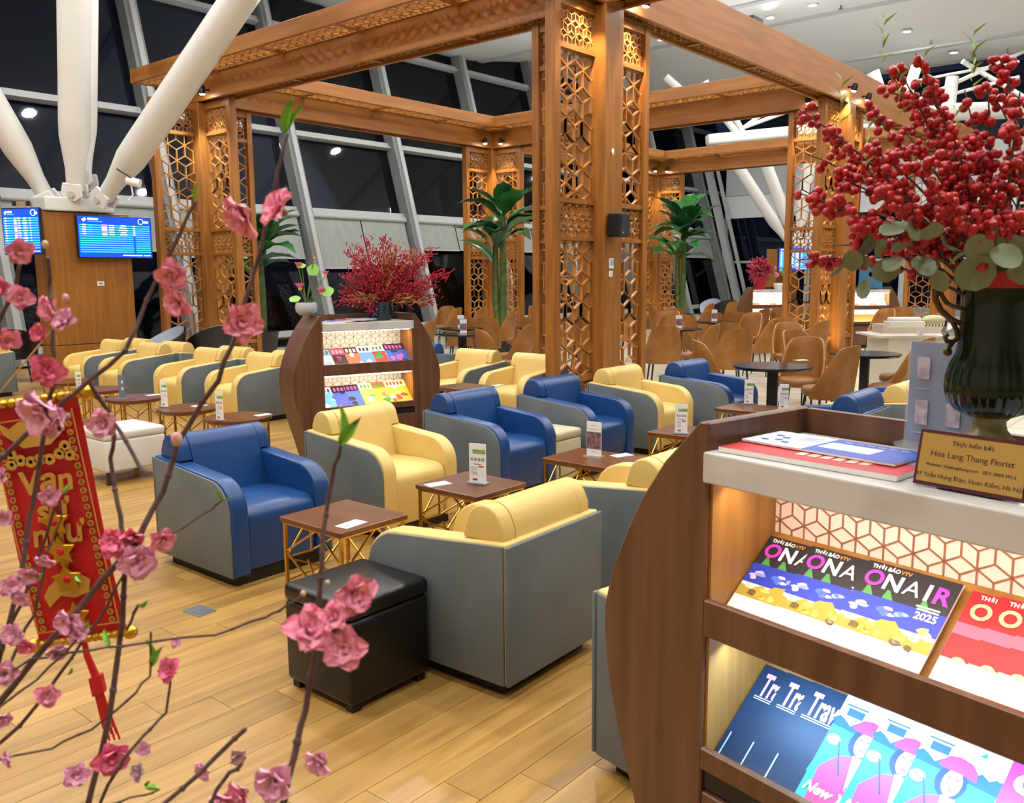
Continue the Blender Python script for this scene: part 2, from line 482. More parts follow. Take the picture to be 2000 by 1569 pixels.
# leaning frame and pale blue lit strip standing behind the end glass
m_blue = mat('blue_lit_strip', '8fc4ff', emit=2.5)
o = MB().bar(P(-16.1, 33.9, 0), P(-17.8, 33.9, 6.2), 0.28, 0.25).bar(P(-15.7, 33.9, 0), P(-17.4, 33.9, 6.2), 0.10, 0.12).build('trim_1', m_mull_l); struct(o)
p = at_z(1770, 600, 0.3)
bs = thing('apron_light_tube', 'tall thin blue-white light tube shining beyond the leaning window glass', 'light tube', loc=(0, 0, 0))
q0 = at_plane(785, 265, P(-19.5, 0), AV); q1 = at_plane(787, 395, P(-19.5, 0), AV)
MB().tube([q1, q0], 0.085, 8).build('tube', mat('apron_tube_glow', 'bcdcff', emit=6), bs)
MB().tube([q1 - V((0, 0, 4.6)), q1], 0.05, 6).build('mast', m_black, bs)
# ------------------------------------------------------------------ timber pergola with cube-pattern lattice
m_wood = mat('honey_timber', '9d6628', 0.42, col2='82501c', scale=3.0, stretch=(6, 6, 0.5), bump=0.05, bscale=20)
m_woodb = mat('honey_timber_beam', '9d6528', 0.45, col2='88541f', scale=2.0, stretch=(0.5, 6, 6))
m_latt = mat('lattice_timber', 'b27a38', 0.42, col2='9a642a', scale=6)
def clip(p, q, w, h):
    x0, y0 = p; dx, dy = q[0] - x0, q[1] - y0; t0, t1 = 0.0, 1.0
    for pp, qq in ((-dx, x0 + w), (dx, w - x0), (-dy, y0 + h), (dy, h - y0)):
        if abs(pp) < 1e-12:
            if qq < 0: return None
        else:
            t = qq / pp
            if pp < 0: t0 = max(t0, t)
            else: t1 = min(t1, t)
    if t1 - t0 < 1e-3: return None
    return (x0 + dx * t0, y0 + dy * t0), (x0 + dx * t1, y0 + dy * t1)
def cube_lines(w, h, e):
    segs = {}; s3 = math.sqrt(3)
    for j in range(-int(h / e) - 2, int(h / e) + 3):
        for i in range(-int(w / e) - 2, int(w / e) + 3):
            cx = (i + 0.5 * (j % 2)) * s3 * e; cy = j * 1.5 * e
            vs = [(cx + e * math.cos(math.radians(90 + 60 * k)), cy + e * math.sin(math.radians(90 + 60 * k))) for k in range(6)]
            L = [(vs[k], vs[(k + 1) % 6]) for k in range(6)] + [((cx, cy), vs[k]) for k in (1, 3, 5)]
            for p, q in L:
                key = tuple(sorted(((round(p[0], 3), round(p[1], 3)), (round(q[0], 3), round(q[1], 3)))))
                if key in segs: continue
                c = clip(p, q, w / 2, h / 2)
                segs[key] = c
    return [c for c in segs.values() if c]
LC = {}
def lattice_mesh(w, h, e, t, d, m):
    key = (round(w, 3), round(h, 3), e, t, d, m.name)
    if key not in LC:
        mb = MB()
        for (x0, y0), (x1, y1) in cube_lines(w, h, e):
            mb.bar((x0, 0, y0), (x1, 0, y1), t, d, up=(0, 1, 0))
        for p, q in (((-w / 2, 0, -h / 2), (w / 2, 0, -h / 2)), ((-w / 2, 0, h / 2), (w / 2, 0, h / 2))): mb.bar(p, q, t, d, up=(0, 1, 0))
        LC[key] = mb.mesh('lattice_panel', m)
    return LC[key]
ZB, ZTOP, CORE, ARM, EPOST = 4.37, 4.93, 0.35, 0.72, 0.10
OPEN = [(0.10, 0.45, 1), (0.51, 1.95, 0), (1.99, 2.33, 1), (2.38, 3.85, 0), (3.90, 4.26, 1)]
TRZ = [(0.0, 0.10), (0.45, 0.51), (1.95, 1.99), (2.33, 2.38), (3.85, 3.90), (4.26, 4.37)]
AT = 0.13
core_me = MB().box((0, 0, ZB / 2), (CORE, CORE, ZB)).mesh('post', m_wood, bevel=0.006, seg=1)
epost_me = MB().box((0, 0, ZB / 2), (EPOST, AT, ZB)).mesh('post', m_wood, bevel=0.005, seg=1)
def column(a_, b_, arms, label):
    t = thing('lattice_column', label, 'column', P(a_, b_), ROT_A, 'pergola lattice columns')
    put('post', core_me, t)
    for ang in arms:
        R = Matrix.Rotation(math.radians(ang), 4, 'Z')
        L = ARM - EPOST; xm = CORE / 2 + L / 2; xe = CORE / 2 + ARM - EPOST / 2
        put('post', epost_me, t, M=R @ Matrix.Translation((xe, 0, 0)))
        for z0, z1 in TRZ:
            key = ('tr', round(z1 - z0, 3))
            if key not in LC: LC[key] = MB().box((0, 0, 0), (L, AT - 0.03, z1 - z0)).mesh('transom', m_wood)
            put('transom', LC[key], t, M=R @ Matrix.Translation((xm, 0, (z0 + z1) / 2)))
        for z0, z1, small in OPEN:
            me = lattice_mesh(L, z1 - z0, 0.078 if small else 0.165, 0.011 if small else 0.014, 0.034, m_latt)
            put('lattice_panel', me, t, M=R @ Matrix.Translation((xm, 0, (z0 + z1) / 2)))
    return t
AL, AR = -13.35, -5.525            # column lines (centres)
BN, BM, BF = 8.10, 15.25, 22.4
COLS = {}
for key, a_, b_, arms, lab in (
    ('M', AR, BN, (180, 90, -90), 'tall near timber lattice column with the black speaker, between the blue armchairs and brown chairs'),
    ('L', AL, BN, (0, 90, -90), 'timber lattice column at the left, beside the wood plinth with the flight screens'),
    ('F', AL, BM, (0, 90, -90), 'timber lattice column with a banana plant before it, behind the middle brown chairs'),
    ('R', AR, BM, (180, 90, -90), 'timber lattice column glowing at its foot, right of the dining chairs'),
    ('F2', AL, BF, (0, 90, -90), 'distant timber lattice column behind the far banana plant'),
    ('R2', AR, BF, (180, 90, -90), 'far timber lattice column mostly hidden behind the red berry branches')):
    COLS[key] = column(a_, b_, arms, lab)
# beams: deep main beam, lattice wing beside it and a slim outer fascia
def beam(p, q, side, wing, label):
    p, q = V(p), V(q); d = q - p; L = d.length; ang = math.atan2(d.y, d.x)
    t = thing('pergola_beam', label, 'beam', p, ang, 'pergola beams')
    for s in (-1, 1): MB().box((L / 2, s * (CORE / 2 - 0.025), (ZB + ZTOP) / 2), (L, 0.05, ZTOP - ZB)).build('side_board', m_woodb, t, bevel=0.006, seg=1)
    MB().box((L / 2, 0, ZTOP - 0.02), (L, CORE - 0.1, 0.04)).build('top_board', m_woodb, t)
    n0 = max(1, round(L / 1.8)); sg = L / n0
    for i in range(n0):
        put('soffit_lattice', lattice_mesh(sg - 0.06, CORE - 0.1, 0.085, 0.014, 0.02, m_latt), t, M=Matrix.Translation(((i + 0.5) * sg, 0, ZB + 0.06)) @ Matrix.Rotation(PI / 2, 4, 'X'))
        MB().box((i * sg, 0, ZB + 0.05), (0.06, CORE - 0.1, 0.05)).build('cross_rail', m_woodb, t)
    if wing:
        y0 = side * CORE / 2; y1 = side * (CORE / 2 + wing)
        MB().box((L / 2, y1, (4.72 + ZTOP) / 2), (L, 0.06, ZTOP - 4.72)).build('fascia', m_woodb, t, bevel=0.004, seg=1)
        n = max(1, round(L / 1.8)); seg = L / n
        for i in range(n):
            me = lattice_mesh(seg - 0.08, wing - 0.03, 0.11, 0.016, 0.02, m_latt)
            o = put('soffit_lattice', me, t, M=Matrix.Translation(((i + 0.5) * seg, (y0 + y1) / 2, 4.76)) @ Matrix.Rotation(PI / 2, 4, 'X'))
            MB().box((i * seg, (y0 + y1) / 2, 4.77), (0.08, wing, 0.07)).build('cross_rail', m_woodb, t)
    return t
h = CORE / 2
beam(P(AL - 0.9, BN), P(AR - h, BN), -1, 0.5, 'long timber pergola beam running from the left column to the near column')
beam(P(AR + h, BN), P(AR + 5.2, BN), -1, 0, 'timber pergola beam end passing above the near column towards the camera')
beam(P(AR, BN - 1.2), P(AR, BM - h), 1, 0.5, 'wide timber pergola beam receding from the near column to the glowing right column')
beam(P(AR, BM - h), P(AR, BF + 1.0), 1, 0.5, 'timber pergola beam continuing behind the red berry branches')
beam(P(AL, BN + h), P(AL, BM - h), -1, 0.5, 'timber pergola beam along the windows between left column and middle plant column')
beam(P(AL, BM - h), P(AL, BF), -1, 0.5, 'timber pergola beam along the windows towards the distant column')
beam(P(AL + h, BM), P(AR - h, BM), -1, 0.5, 'timber pergola cross beam between the plant column and the glowing column')
beam(P(AL + h, BF), P(AR - h, BF), -1, 0.5, 'farthest timber pergola cross beam in front of the white struts')
# ------------------------------------------------------------------ spot lamps fixed on the beams
m_spotblk = mat('spot_black', '17171a', 0.35, 0.3)
m_spotlens = mat('spot_lens', (1.0, 0.93, 0.8), emit=40)
sp_arm = MB().box((0, 0, 0), (0.03, 0.05, 0.03)).tube([(0, 0, 0), (0, -0.08, 0)], 0.012, 6).mesh('bracket', m_spotblk)
sp_head = MB().lathe([(0.03, 0.06), (0.045, 0.03), (0.05, -0.06), (0.046, -0.06)], 14).mesh('head', m_spotblk, smooth=True)
sp_lens = MB().ball((0, 0, -0.058), 0.044, 12, 6, sq=(1, 1, 0.55)).mesh('lens', m_spotlens)
def spot(a_, b_, nrm, aim, label, power=110, z=4.5, color=WARM):
    # nrm: direction (in a, b) the lamp stands out of the beam; aim: direction of the light
    n = AV * nrm[0] + BV * nrm[1]; n.normalize()
    ang = math.atan2(n.y, n.x) + PI / 2
    t = thing('spot_lamp', label, 'spot lamp', P(a_, b_, z), ang, 'spot lamps on the pergola')
    put('bracket', sp_arm, t)
    d = (AV * aim[0] + BV * aim[1] + V((0, 0, aim[2]))).normalized()
    dl = Matrix.Rotation(-ang, 3, 'Z') @ d
    q = dl.to_track_quat('-Z', 'Y').to_matrix().to_4x4()
    M = Matrix.Translation((0, -0.11, -0.01)) @ q
    put('head', sp_head, t, M=M); put('lens', sp_lens, t, M=M)
    lamp('SPOT', 'spot_lamp_light', t, power, color, 0.03, 80, 0.5, M=M @ Matrix.Translation((0, 0, -0.13)))
for key, a_, b_, c in (('left', AL, BN, 'L'), ('plant', AL, BM, 'F'), ('distant', AL, BF, 'F2')):
    cl = (0.85, 0.92, 1.0) if key == 'left' else WARM
    spot(a_ + h, b_ - h - 0.35, (1, 0), (0.05, -0.05, -1), 'small black spot lamp on the beam over the %s column, left of its pair' % key, color=cl)
    spot(a_ + h + 0.35, b_ - h, (0, -1), (-0.05, 0.05, -1), 'small black spot lamp on the beam over the %s column, right of its pair' % key, color=cl)
spot(AR + h, BN + 0.45, (1, 0), (-0.35, 0.0, -1), 'small black spot lamp high on the near column, lighting its upper lattice', 130, 4.52)
spot(AR + h, BN - 0.45, (1, 0), (-0.35, 0.0, -1), 'small black spot lamp above the near column beside the frame top', 130, 4.52)
spot(AR + h, BM - 0.25, (1, 0), (-0.3, 0, -1), 'small black spot lamp on the wide beam left above the glowing column', 130, 4.6)
spot(AR + h, BM + 0.45, (1, 0), (-0.3, 0, -1), 'small black spot lamp on the wide beam right above the glowing column', 130, 4.55)
spot(AR - h - 0.3, BM - h, (0, -1), (0.05, 0.25, -1), 'small black spot lamp on the cross beam beside the glowing column', 130, 4.5)
spot(AR + h, BF + 0.3, (1, 0), (-0.3, 0, -1), 'small black spot lamp glimpsed through the berry branches', 130, 4.5)
# floor uplights at the column feet
up_me = MB().lathe([(0.10, 0.0), (0.10, 0.012), (0.075, 0.014)], 16).mesh('rim', mat('uplight_rim', '8a8a88', 0.3, 1.0))
upl_me = MB().lathe([(0.0001, 0.012), (0.075, 0.012)], 16).mesh('lens', mat('uplight_lens', (1, 0.85, 0.6), emit=25))
for a_, b_, nm, pw in ((AR + 0.35, BM - 0.45, 'the glowing right column, outer side', 70), (AR - 0.4, BM - 0.4, 'the glowing right column, inner side', 60), (AL + 0.4, BM - 0.4, 'the plant column', 40), (AL + 0.4, BF - 0.4, 'the distant column', 40), (AR - 0.4, BF - 0.4, 'the far berry-hidden column', 40)):
    t = thing('floor_uplight', 'round steel floor uplight at the foot of ' + nm, 'uplight', P(a_, b_, 0.001), group='floor uplights')
    put('rim', up_me, t); put('lens', upl_me, t)
    lamp('SPOT', 'uplight_lamp', t, pw, WARM, 0.05, 110, 0.6, M=Matrix.Translation((0, 0, 0.03)) @ Matrix.Rotation(PI, 4, 'X'))
# unseen fill lights added on the beam tops to brighten the ceiling
for i, (a_, b_) in enumerate(((AL + 2.5, BN), (AR - 2.5, BN), (AR, BN + 3.5), (AR, BM + 3.5), (AL, BM + 3.5), (AL, BN + 3.5), (AL + 4, BM), (AL + 4, BF))):
    t = thing('ceiling_fill', 'unseen fill light added on top of a pergola beam to brighten the ceiling', 'fill light', P(a_, b_, ZTOP + 0.001), ROT_A, 'added ceiling fill lights')
    MB().box((0, 0, 0.03), (0.3, 0.3, 0.06)).build('housing', m_spotblk, t)
    lamp('AREA', 'ceiling_fill_lamp', t, 75, (0.93, 0.97, 1.0), 0.25, M=Matrix.Translation((0, 0, 0.08)) @ Matrix.Rotation(PI, 4, 'X'))
# speaker, control panel and sign on the near column
fx = AR + h
sp = at_plane(1208, 440, P(fx + 0.1, 0), AV)
t = thing('wall_speaker', 'black wall speaker mounted on the near lattice column', 'speaker', sp, ROT_A)
MB().box((0, 0, 0), (0.17, 0.19, 0.25)).build('cabinet', mat('speaker_black', '0d0f14', 0.45), t, bevel=0.015)
MB().box((0.088, 0, 0), (0.006, 0.165, 0.225)).build('grille', mat('speaker_grille', '10131b', 0.7, bump=0.5, bscale=300), t)
MB().box((0.09, -0.05, -0.08), (0.008, 0.03, 0.012)).build('badge', m_mull_l, t)
MB().box((-0.10, 0, 0), (0.05, 0.06, 0.08)).build('bracket', m_black, t)
sp = at_plane(1194, 515, P(fx + 0.008, 0), AV)
t = thing('control_panel', 'small grey-blue touch panel on the near lattice column', 'control panel', sp, ROT_A)
MB().box((0, 0, 0), (0.016, 0.075, 0.11)).build('housing', m_white_trim, t, bevel=0.004)
MB().box((0.009, 0, 0.012), (0.003, 0.06, 0.065)).build('screen', mat('panel_screen', '6f8fb8', 0.2, emit=0.3), t)
sp = at_plane(1193, 535, P(fx + 0.004, 0), AV)
t = thing('switch_plate', 'white switch plate just below the touch panel on the near column', 'switch', sp, ROT_A)
MB().box((0, 0, 0), (0.01, 0.065, 0.065)).build('plate', m_white_trim, t, bevel=0.003)
for i in range(3): MB().box((0.006, 0, -0.018 + 0.018 * i), (0.004, 0.042, 0.005)).build('rocker', mat('switch_grey', '8d96b8', 0.4), t)
sp = at_plane(1197, 297, P(fx + 0.01, 0), AV)
t = tag(MB().ball((0, 0, 0), 0.025, 10, 6, sq=(0.5, 0.8, 1.5)).build('hook_cap', m_white_trim, smooth=True), 'small white plastic hook high on the near lattice column', 'hook'); t.location = sp; t.rotation_euler = (0, 0, ROT_A)
# ------------------------------------------------------------------ armchairs
m_grey = mat('grey_leather', '646d71', 0.48, col2='5b6468', scale=5, bump=0.06, bscale=220)
m_blue = mat('blue_leather', '12417c', 0.34, col2='103b72', scale=4, bump=0.05, bscale=240)
m_yel = mat('pale_yellow_leather', 'd8bb72', 0.42, col2='d2b468', scale=4, bump=0.05, bscale=240)
m_plinth = mat('chair_plinth_black', '0d0c0c', 0.5)
AW, AD = 0.64, 0.75
def arc(cx, cy, r, a0, a1, n): return [(cx + r * math.cos(a0 + (a1 - a0) * i / n), cy + r * math.sin(a0 + (a1 - a0) * i / n)) for i in range(n + 1)]
def side_profile(g):      # (y, z) outline of an arm, grown by g; front is +y
    f, r = AD / 2 + g, 0.17
    top0, top1 = 0.615 + g, 0.565 + g
    pts = [(-AD / 2 - g, 0.06 - g * 0), (f, 0.06 - g * 0)]
    pts += arc(f - r, top1 - r, r, 0, PI / 2 * 0.96, 8)
    pts += [(-AD / 2 - g, top0)]
    return pts
def make_armchair(colour, label):
    m = m_blue if colour == 'blue' else m_yel
    t = thing('armchair', label, 'armchair', group='lounge armchairs')
    fx = lambda s: (lambda u, v, hh: (s * hh, u, v))
    # arms: coloured lining plus grey outer skin
    for s in (-1, 1):
        arm = MB().prism(side_profile(0.0), fx(s), AW / 2 - 0.105, AW / 2 - 0.006).build('arm', m, t, smooth=True, bevel=0.012, seg=3)
        MB().prism(side_profile(-0.009), fx(s), AW / 2 - 0.007, AW / 2 + 0.004).build('outer_panel', m_grey, arm, smooth=True, bevel=0.004, seg=2)
    MB().box((0, -AD / 2 + 0.045, 0.338), (AW - 0.2, 0.085, 0.55)).build('back_rim', m, t, bevel=0.01, seg=2, smooth=True)
    MB().box((0, -AD / 2 - 0.006, 0.333), (AW + 0.006, 0.016, 0.546)).build('back_panel', m_grey, t, bevel=0.006, seg=2, smooth=True)
    # seat with waterfall front
    y0, y1 = -AD / 2 + 0.10, AD / 2 - 0.012
    pr = [(y0, 0.07), (y1 - 0.015, 0.07), (y1, 0.25)] + arc(y1 - 0.07, 0.335, 0.072, 0, PI / 2, 6) + [(y1 - 0.2, 0.415), (y0, 0.40)]
    MB().prism(pr, lambda u, v, hh: (hh, u, v), -AW / 2 + 0.107, AW / 2 - 0.107).build('seat_cushion', m, t, smooth=True, bevel=0.012, seg=3)
    # back cushion: bolster standing above the arms, upholstered back below
    yb = -AD / 2 + 0.03
    crown = arc(yb + 0.098, 0.655, 0.086, 0.22, PI - 0.5, 8)
    ex = lambda u, v, hh: (hh, u, v)
    wing = [(yb, 0.60), (yb + 0.205, 0.60)] + crown + [(yb + 0.002, 0.65)]
    full = [(yb + 0.05, 0.36), (yb + 0.268, 0.36), (yb + 0.205, 0.60)] + crown + [(yb + 0.002, 0.65), (yb, 0.60), (yb + 0.05, 0.56)]
    bo = MB().prism(full, ex, -AW / 2 + 0.106, AW / 2 - 0.106).build('back_cushion', m, t, smooth=True)
    for s in (-1, 1):
        MB().prism(wing, lambda u, v, hh, s=s: (s * hh, u, v), AW / 2 - 0.1065, AW / 2 - 0.03).build('cushion_end', m, bo, smooth=True, bevel=0.010, seg=3, angle=60)
    MB().box((0, 0, 0.031), (AW - 0.10, AD - 0.10, 0.062)).build('plinth', m_plinth, t)
    return t
proto = {'blue': make_armchair('blue', 'x'), 'yellow': make_armchair('yellow', 'x')}
used = {'blue': False, 'yellow': False}
FACE_A, FACE_NA, FACE_NB, FACE_B = ROT_A - PI / 2, ROT_A + PI / 2, ROT_A + PI, ROT_A   # local +Y turned to +a, -a, -b, +b
def armchair(colour, a_, b_, rz, label, dr=0.0):
    loc = P(a_, b_)
    if not used[colour]:
        o = proto[colour]; used[colour] = True; o.location = loc; o.rotation_euler = (0, 0, rz + dr); o['label'] = label
        return o
    return dup(proto[colour], loc, rz + dr, label)
hw, hd = AW / 2, AD / 2
# row facing the right (+a)
for c, b_, lab in (('blue', 2.385, 'blue leather armchair with grey outer shell nearest the left, before the square brass table'),
                   ('yellow', 3.42, 'pale yellow armchair with grey shell, first right of the nearest blue armchair'),
                   ('blue', 4.49, 'blue armchair behind the menu card table, middle of the row'),
                   ('blue', 5.58, 'blue armchair in front of the near lattice column'),
                   ('yellow', 6.60, 'pale yellow armchair right of the near lattice column')):
    armchair(c, -4.62 + hd, b_ + hw, FACE_A, lab)
armchair('blue', -4.40 + hd, 7.62 + hw - 0.1, FACE_A, 'blue armchair at the end of the row beside the black round table')
# row facing left (-a)
armchair('yellow', -2.03 - hd, 2.35 + hw, FACE_NA, 'pale yellow armchair seen from behind beside the black ottoman', 0.03)
armchair('yellow', -1.98 - hd, 3.44 + hw, FACE_NA, 'pale yellow armchair seen from behind, partly hidden by the wooden magazine rack')
armchair('blue', -2.0 - hd, 6.15 + hw, FACE_NA, 'blue armchair showing just its top behind the near rack')
armchair('yellow', -1.9 - hd, 6.95 + hw, FACE_NA, 'pale yellow armchair seen over the near rack, left of the clear leaflet stand')
armchair('blue', -1.95 - hd, 7.62 + hw, FACE_NA, 'blue armchair top behind the pale yellow one near the buffet')
# armchair hugging the near rack (parallel to it)
RU = V((0.613, -0.790, 0)).normalized(); RD = V((0.790, 0.613, 0)).normalized()
c0 = V((0.25, 2.645, 0)) + RU * hd + RD * (hw + 0.012)
armchair('yellow', c0.dot(AV), c0.dot(BV), math.atan2(RU.y, RU.x) - PI / 2, 'pale yellow armchair with grey side squeezed behind the nearest wooden rack')
# left group, front row facing the camera side (-b), back row facing away
FR = [(-12.15, 'leftmost'), (-11.1, 'second from the left'), (-9.68, 'third from the left'), (-8.55, 'fourth, beside the middle rack')]
for a_, lab in FR:
    armchair('yellow', a_, 5.85 - hd + 0.12, FACE_NB, 'pale yellow armchair in the far left front row, ' + lab)
    armchair('yellow', a_ + 0.05, 5.85 + hd + 0.16, FACE_B, 'pale yellow armchair in the far left back row facing away, ' + lab)
armchair('yellow', -13.2, 4.4, FACE_NB, 'pale yellow armchair at the very left below the wood plinth')
# behind the middle rack
q = at_plane(920, 673, P(0, 7.45), BV); armchair('yellow', q.dot(AV), 7.70 - hd, FACE_NB, 'pale yellow armchair facing us just right of the middle rack')
q = at_plane(1058, 682, P(0, 7.45), BV); armchair('yellow', q.dot(AV) - 0.12, 7.64 - hd, FACE_NB, 'pale yellow armchair facing us left of the near lattice column')
armchair('blue', -8.2, 7.85 + hd, FACE_B, 'blue armchair back seen behind the middle rack on its right')
armchair('blue', -9.6, 8.3 + hd, FACE_B, 'blue armchair back seen left of the middle rack below the plant')
# ------------------------------------------------------------------ ottomans
def ottoman(label, loc, rz, size, m, foot, legs=False):
    t = thing('ottoman', label, 'ottoman', loc, rz)
    z0 = 0.10 if legs else 0.03
    MB().box((0, 0, (z0 + size[2] - 0.07) / 2), (size[0] - 0.006, size[1] - 0.006, size[2] - 0.07 - z0)).build('body', m, t, bevel=0.02, seg=3, smooth=True)
    MB().box((0, 0, size[2] - 0.036), (size[0], size[1], 0.072)).build('top_cushion', m, t, bevel=0.025, seg=3, smooth=True)
    for sx in (-1, 1):
        for sy in (-1, 1):
            MB().box((sx * (size[0] / 2 - 0.04), sy * (size[1] / 2 - 0.04), z0 / 2 + 0.005), (0.04, 0.04, z0 + 0.01)).build('leg', foot, t)
m_blkl = mat('black_leather', '0a0808', 0.36, bump=0.05, bscale=240)
m_whl = mat('white_leather', 'cfcfca', 0.45, bump=0.04, bscale=200)
m_crl = mat('cream_leather', 'b9b295', 0.5)
m_dleg = mat('dark_leg', '2a1a10', 0.5)
ottoman('black leather cube ottoman standing before the yellow armchair seen from behind', P(-2.585, 2.125), ROT_A, (0.40, 0.41, 0.425), m_blkl, m_black)
ottoman('white leather ottoman on dark legs behind the red hanging scroll', at_z(222, 945, 0) + V((-0.03, 0.25, 0)), ROT_A, (0.5, 0.5, 0.42), m_whl, m_dleg, True)
ottoman('cream ottoman tucked between the two middle blue armchairs', P(-4.1, 5.33), ROT_A, (0.4, 0.34, 0.42), m_crl, m_black)
ottoman('dark brown ottoman beyond the menu table, half hidden by the near rack', P(-2.52, 4.75), ROT_A, (0.42, 0.42, 0.44), mat('dark_brown_leather', '2b2119', 0.5), m_black)
ottoman('small black ottoman between the two yellow armchairs facing us', P(-6.60, 6.75), ROT_A, (0.22, 0.35, 0.40), m_blkl, m_black)
# ------------------------------------------------------------------ brass lattice side tables
m_brass = mat('brushed_brass', 'c79a45', 0.3, 1.0)
m_tabletop = mat('walnut_top', '6b3f1f', 0.3, col2='54301a', scale=3, stretch=(1, 9, 1))
def geo_lines(w, h, seed):
    rng = random.Random(seed); n = 5; pts = {}
    for j in range(4):
        for i in range(3):
            pts[i, j] = (-w / 2 + w * i / 2 + (rng.uniform(-.3, .3) * w / 2 if 0 < i < 2 else 0), -h / 2 + h * j / 3 + (rng.uniform(-.3, .3) * h / 3 if 0 < j < 3 else 0))
    L = []
    for j in range(4):
        for i in range(3):
            if i < 2 and rng.random() < 0.5 and 0 < j < 3: L.append((pts[i, j], pts[i + 1, j]))
            if i < 2 and j < 3:
                L.append((pts[i, j], pts[i + 1, j + 1]) if (i + j) % 2 == 0 else (pts[i + 1, j], pts[i, j + 1]))
            if j < 3 and i == 1 and rng.random() < 0.6: L.append((pts[i, j], pts[i, j + 1]))
    return L
def square_table(label, a_, b_, sx=0.44, sy=0.40, h=0.50, dr=0.0):
    t = thing('side_table', label, 'side table', P(a_, b_), ROT_A + dr, 'brass lattice side tables')
    MB().box((0, 0, h - 0.0125), (sx, sy, 0.025)).build('table_top', m_tabletop, t, bevel=0.003, seg=1)
    ix, iy = sx / 2 - 0.018, sy / 2 - 0.018
    for x in (-ix, ix):
        for y in (-iy, iy): MB().box((x, y, (h - 0.025) / 2), (0.014, 0.014, h - 0.025)).build('leg', m_brass, t)
    hh = h - 0.05
    for k, (c, ax, wd) in enumerate((((0, -iy), (1, 0), 2 * ix), ((0, iy), (1, 0), 2 * ix), ((-ix, 0), (0, 1), 2 * iy), ((ix, 0), (0, 1), 2 * iy))):
        mb = MB()
        for (x0, z0), (x1, z1) in geo_lines(wd, hh, 11 + k):
            mb.bar((c[0] + ax[0] * x0, c[1] + ax[1] * x0, 0.025 + hh / 2 + z0), (c[0] + ax[0] * x1, c[1] + ax[1] * x1, 0.025 + hh / 2 + z1), 0.008, 0.008)
        for zz in (0.025, hh + 0.02): mb.bar((c[0] - ax[0] * wd / 2, c[1] - ax[1] * wd / 2, zz), (c[0] + ax[0] * wd / 2, c[1] + ax[1] * wd / 2, zz), 0.010, 0.010)
        mb.build('lattice_side', m_brass, t)
    return t
def round_table(label, loc, r=0.26, h=0.50):
    t = thing('round_side_table', label, 'side table', loc, ROT_A, 'round brass side tables')
    MB().lathe([(0.0001, h - 0.022), (r, h - 0.022), (r, h), (0.0001, h)], 28).build('table_top', m_tabletop, t)
    n = 6; mb = MB(); rr = r - 0.03
    for zz in (0.02, h - 0.03):
        mb.tube([(rr * math.cos(2 * PI * i / 18), rr * math.sin(2 * PI * i / 18), zz) for i in range(19)], 0.006, 5)
    mb.build('ring', m_brass, t)
    for i in range(n):
        a0, a1, am = 2 * PI * i / n, 2 * PI * (i + 1) / n, 2 * PI * (i + .5) / n
        p = lambda a, z: (rr * math.cos(a), rr * math.sin(a), z)
        MB().bar(p(a0, 0), p(a0, h - 0.022), 0.010, 0.010).build('leg', m_brass, t)
        mb = MB()
        z1, z2 = 0.17, 0.33
        for s, e in ((p(a0, 0.08), p(am, z1)), (p(am, z1), p(a1, 0.08)), (p(am, z1), p(am, z2)), (p(am, z2), p(a0, h - 0.08)), (p(am, z2), p(a1, h - 0.08))): mb.bar(s, e, 0.007, 0.007)
        mb.build('lattice_side', m_brass, t)
    return t
square_table('square walnut-topped brass lattice table between the nearest blue armchair and the black ottoman', -3.14, 2.52)
square_table('square brass lattice table carrying the menu card, behind the yellow armchair back', -3.10, 3.35)
square_table('square brass lattice table before the second blue armchair, with a food photo stand', -2.96, 4.30, 0.50)
square_table('square brass lattice table before the farther yellow armchair, half behind the rack', -2.92, 5.45, 0.50)
square_table('square brass table with two white cards behind the near rack top', -3.06, 6.74, 0.5)
square_table('square wooden low table right of the middle rack', -5.95, 6.35)
LT = [(-7.85, 3.92, 'third from the left, with the grey-blue stand'), (-6.85, 3.88, 'with a tall white card, between the others'), (-6.08, 3.86, 'nearest the middle rack'), (-8.75, 4.0, 'second from the left'), (-9.7, 4.1, 'farthest left')]
for a_, b_, lab in LT: round_table('round brass side table in the left group, ' + lab, P(a_, b_))
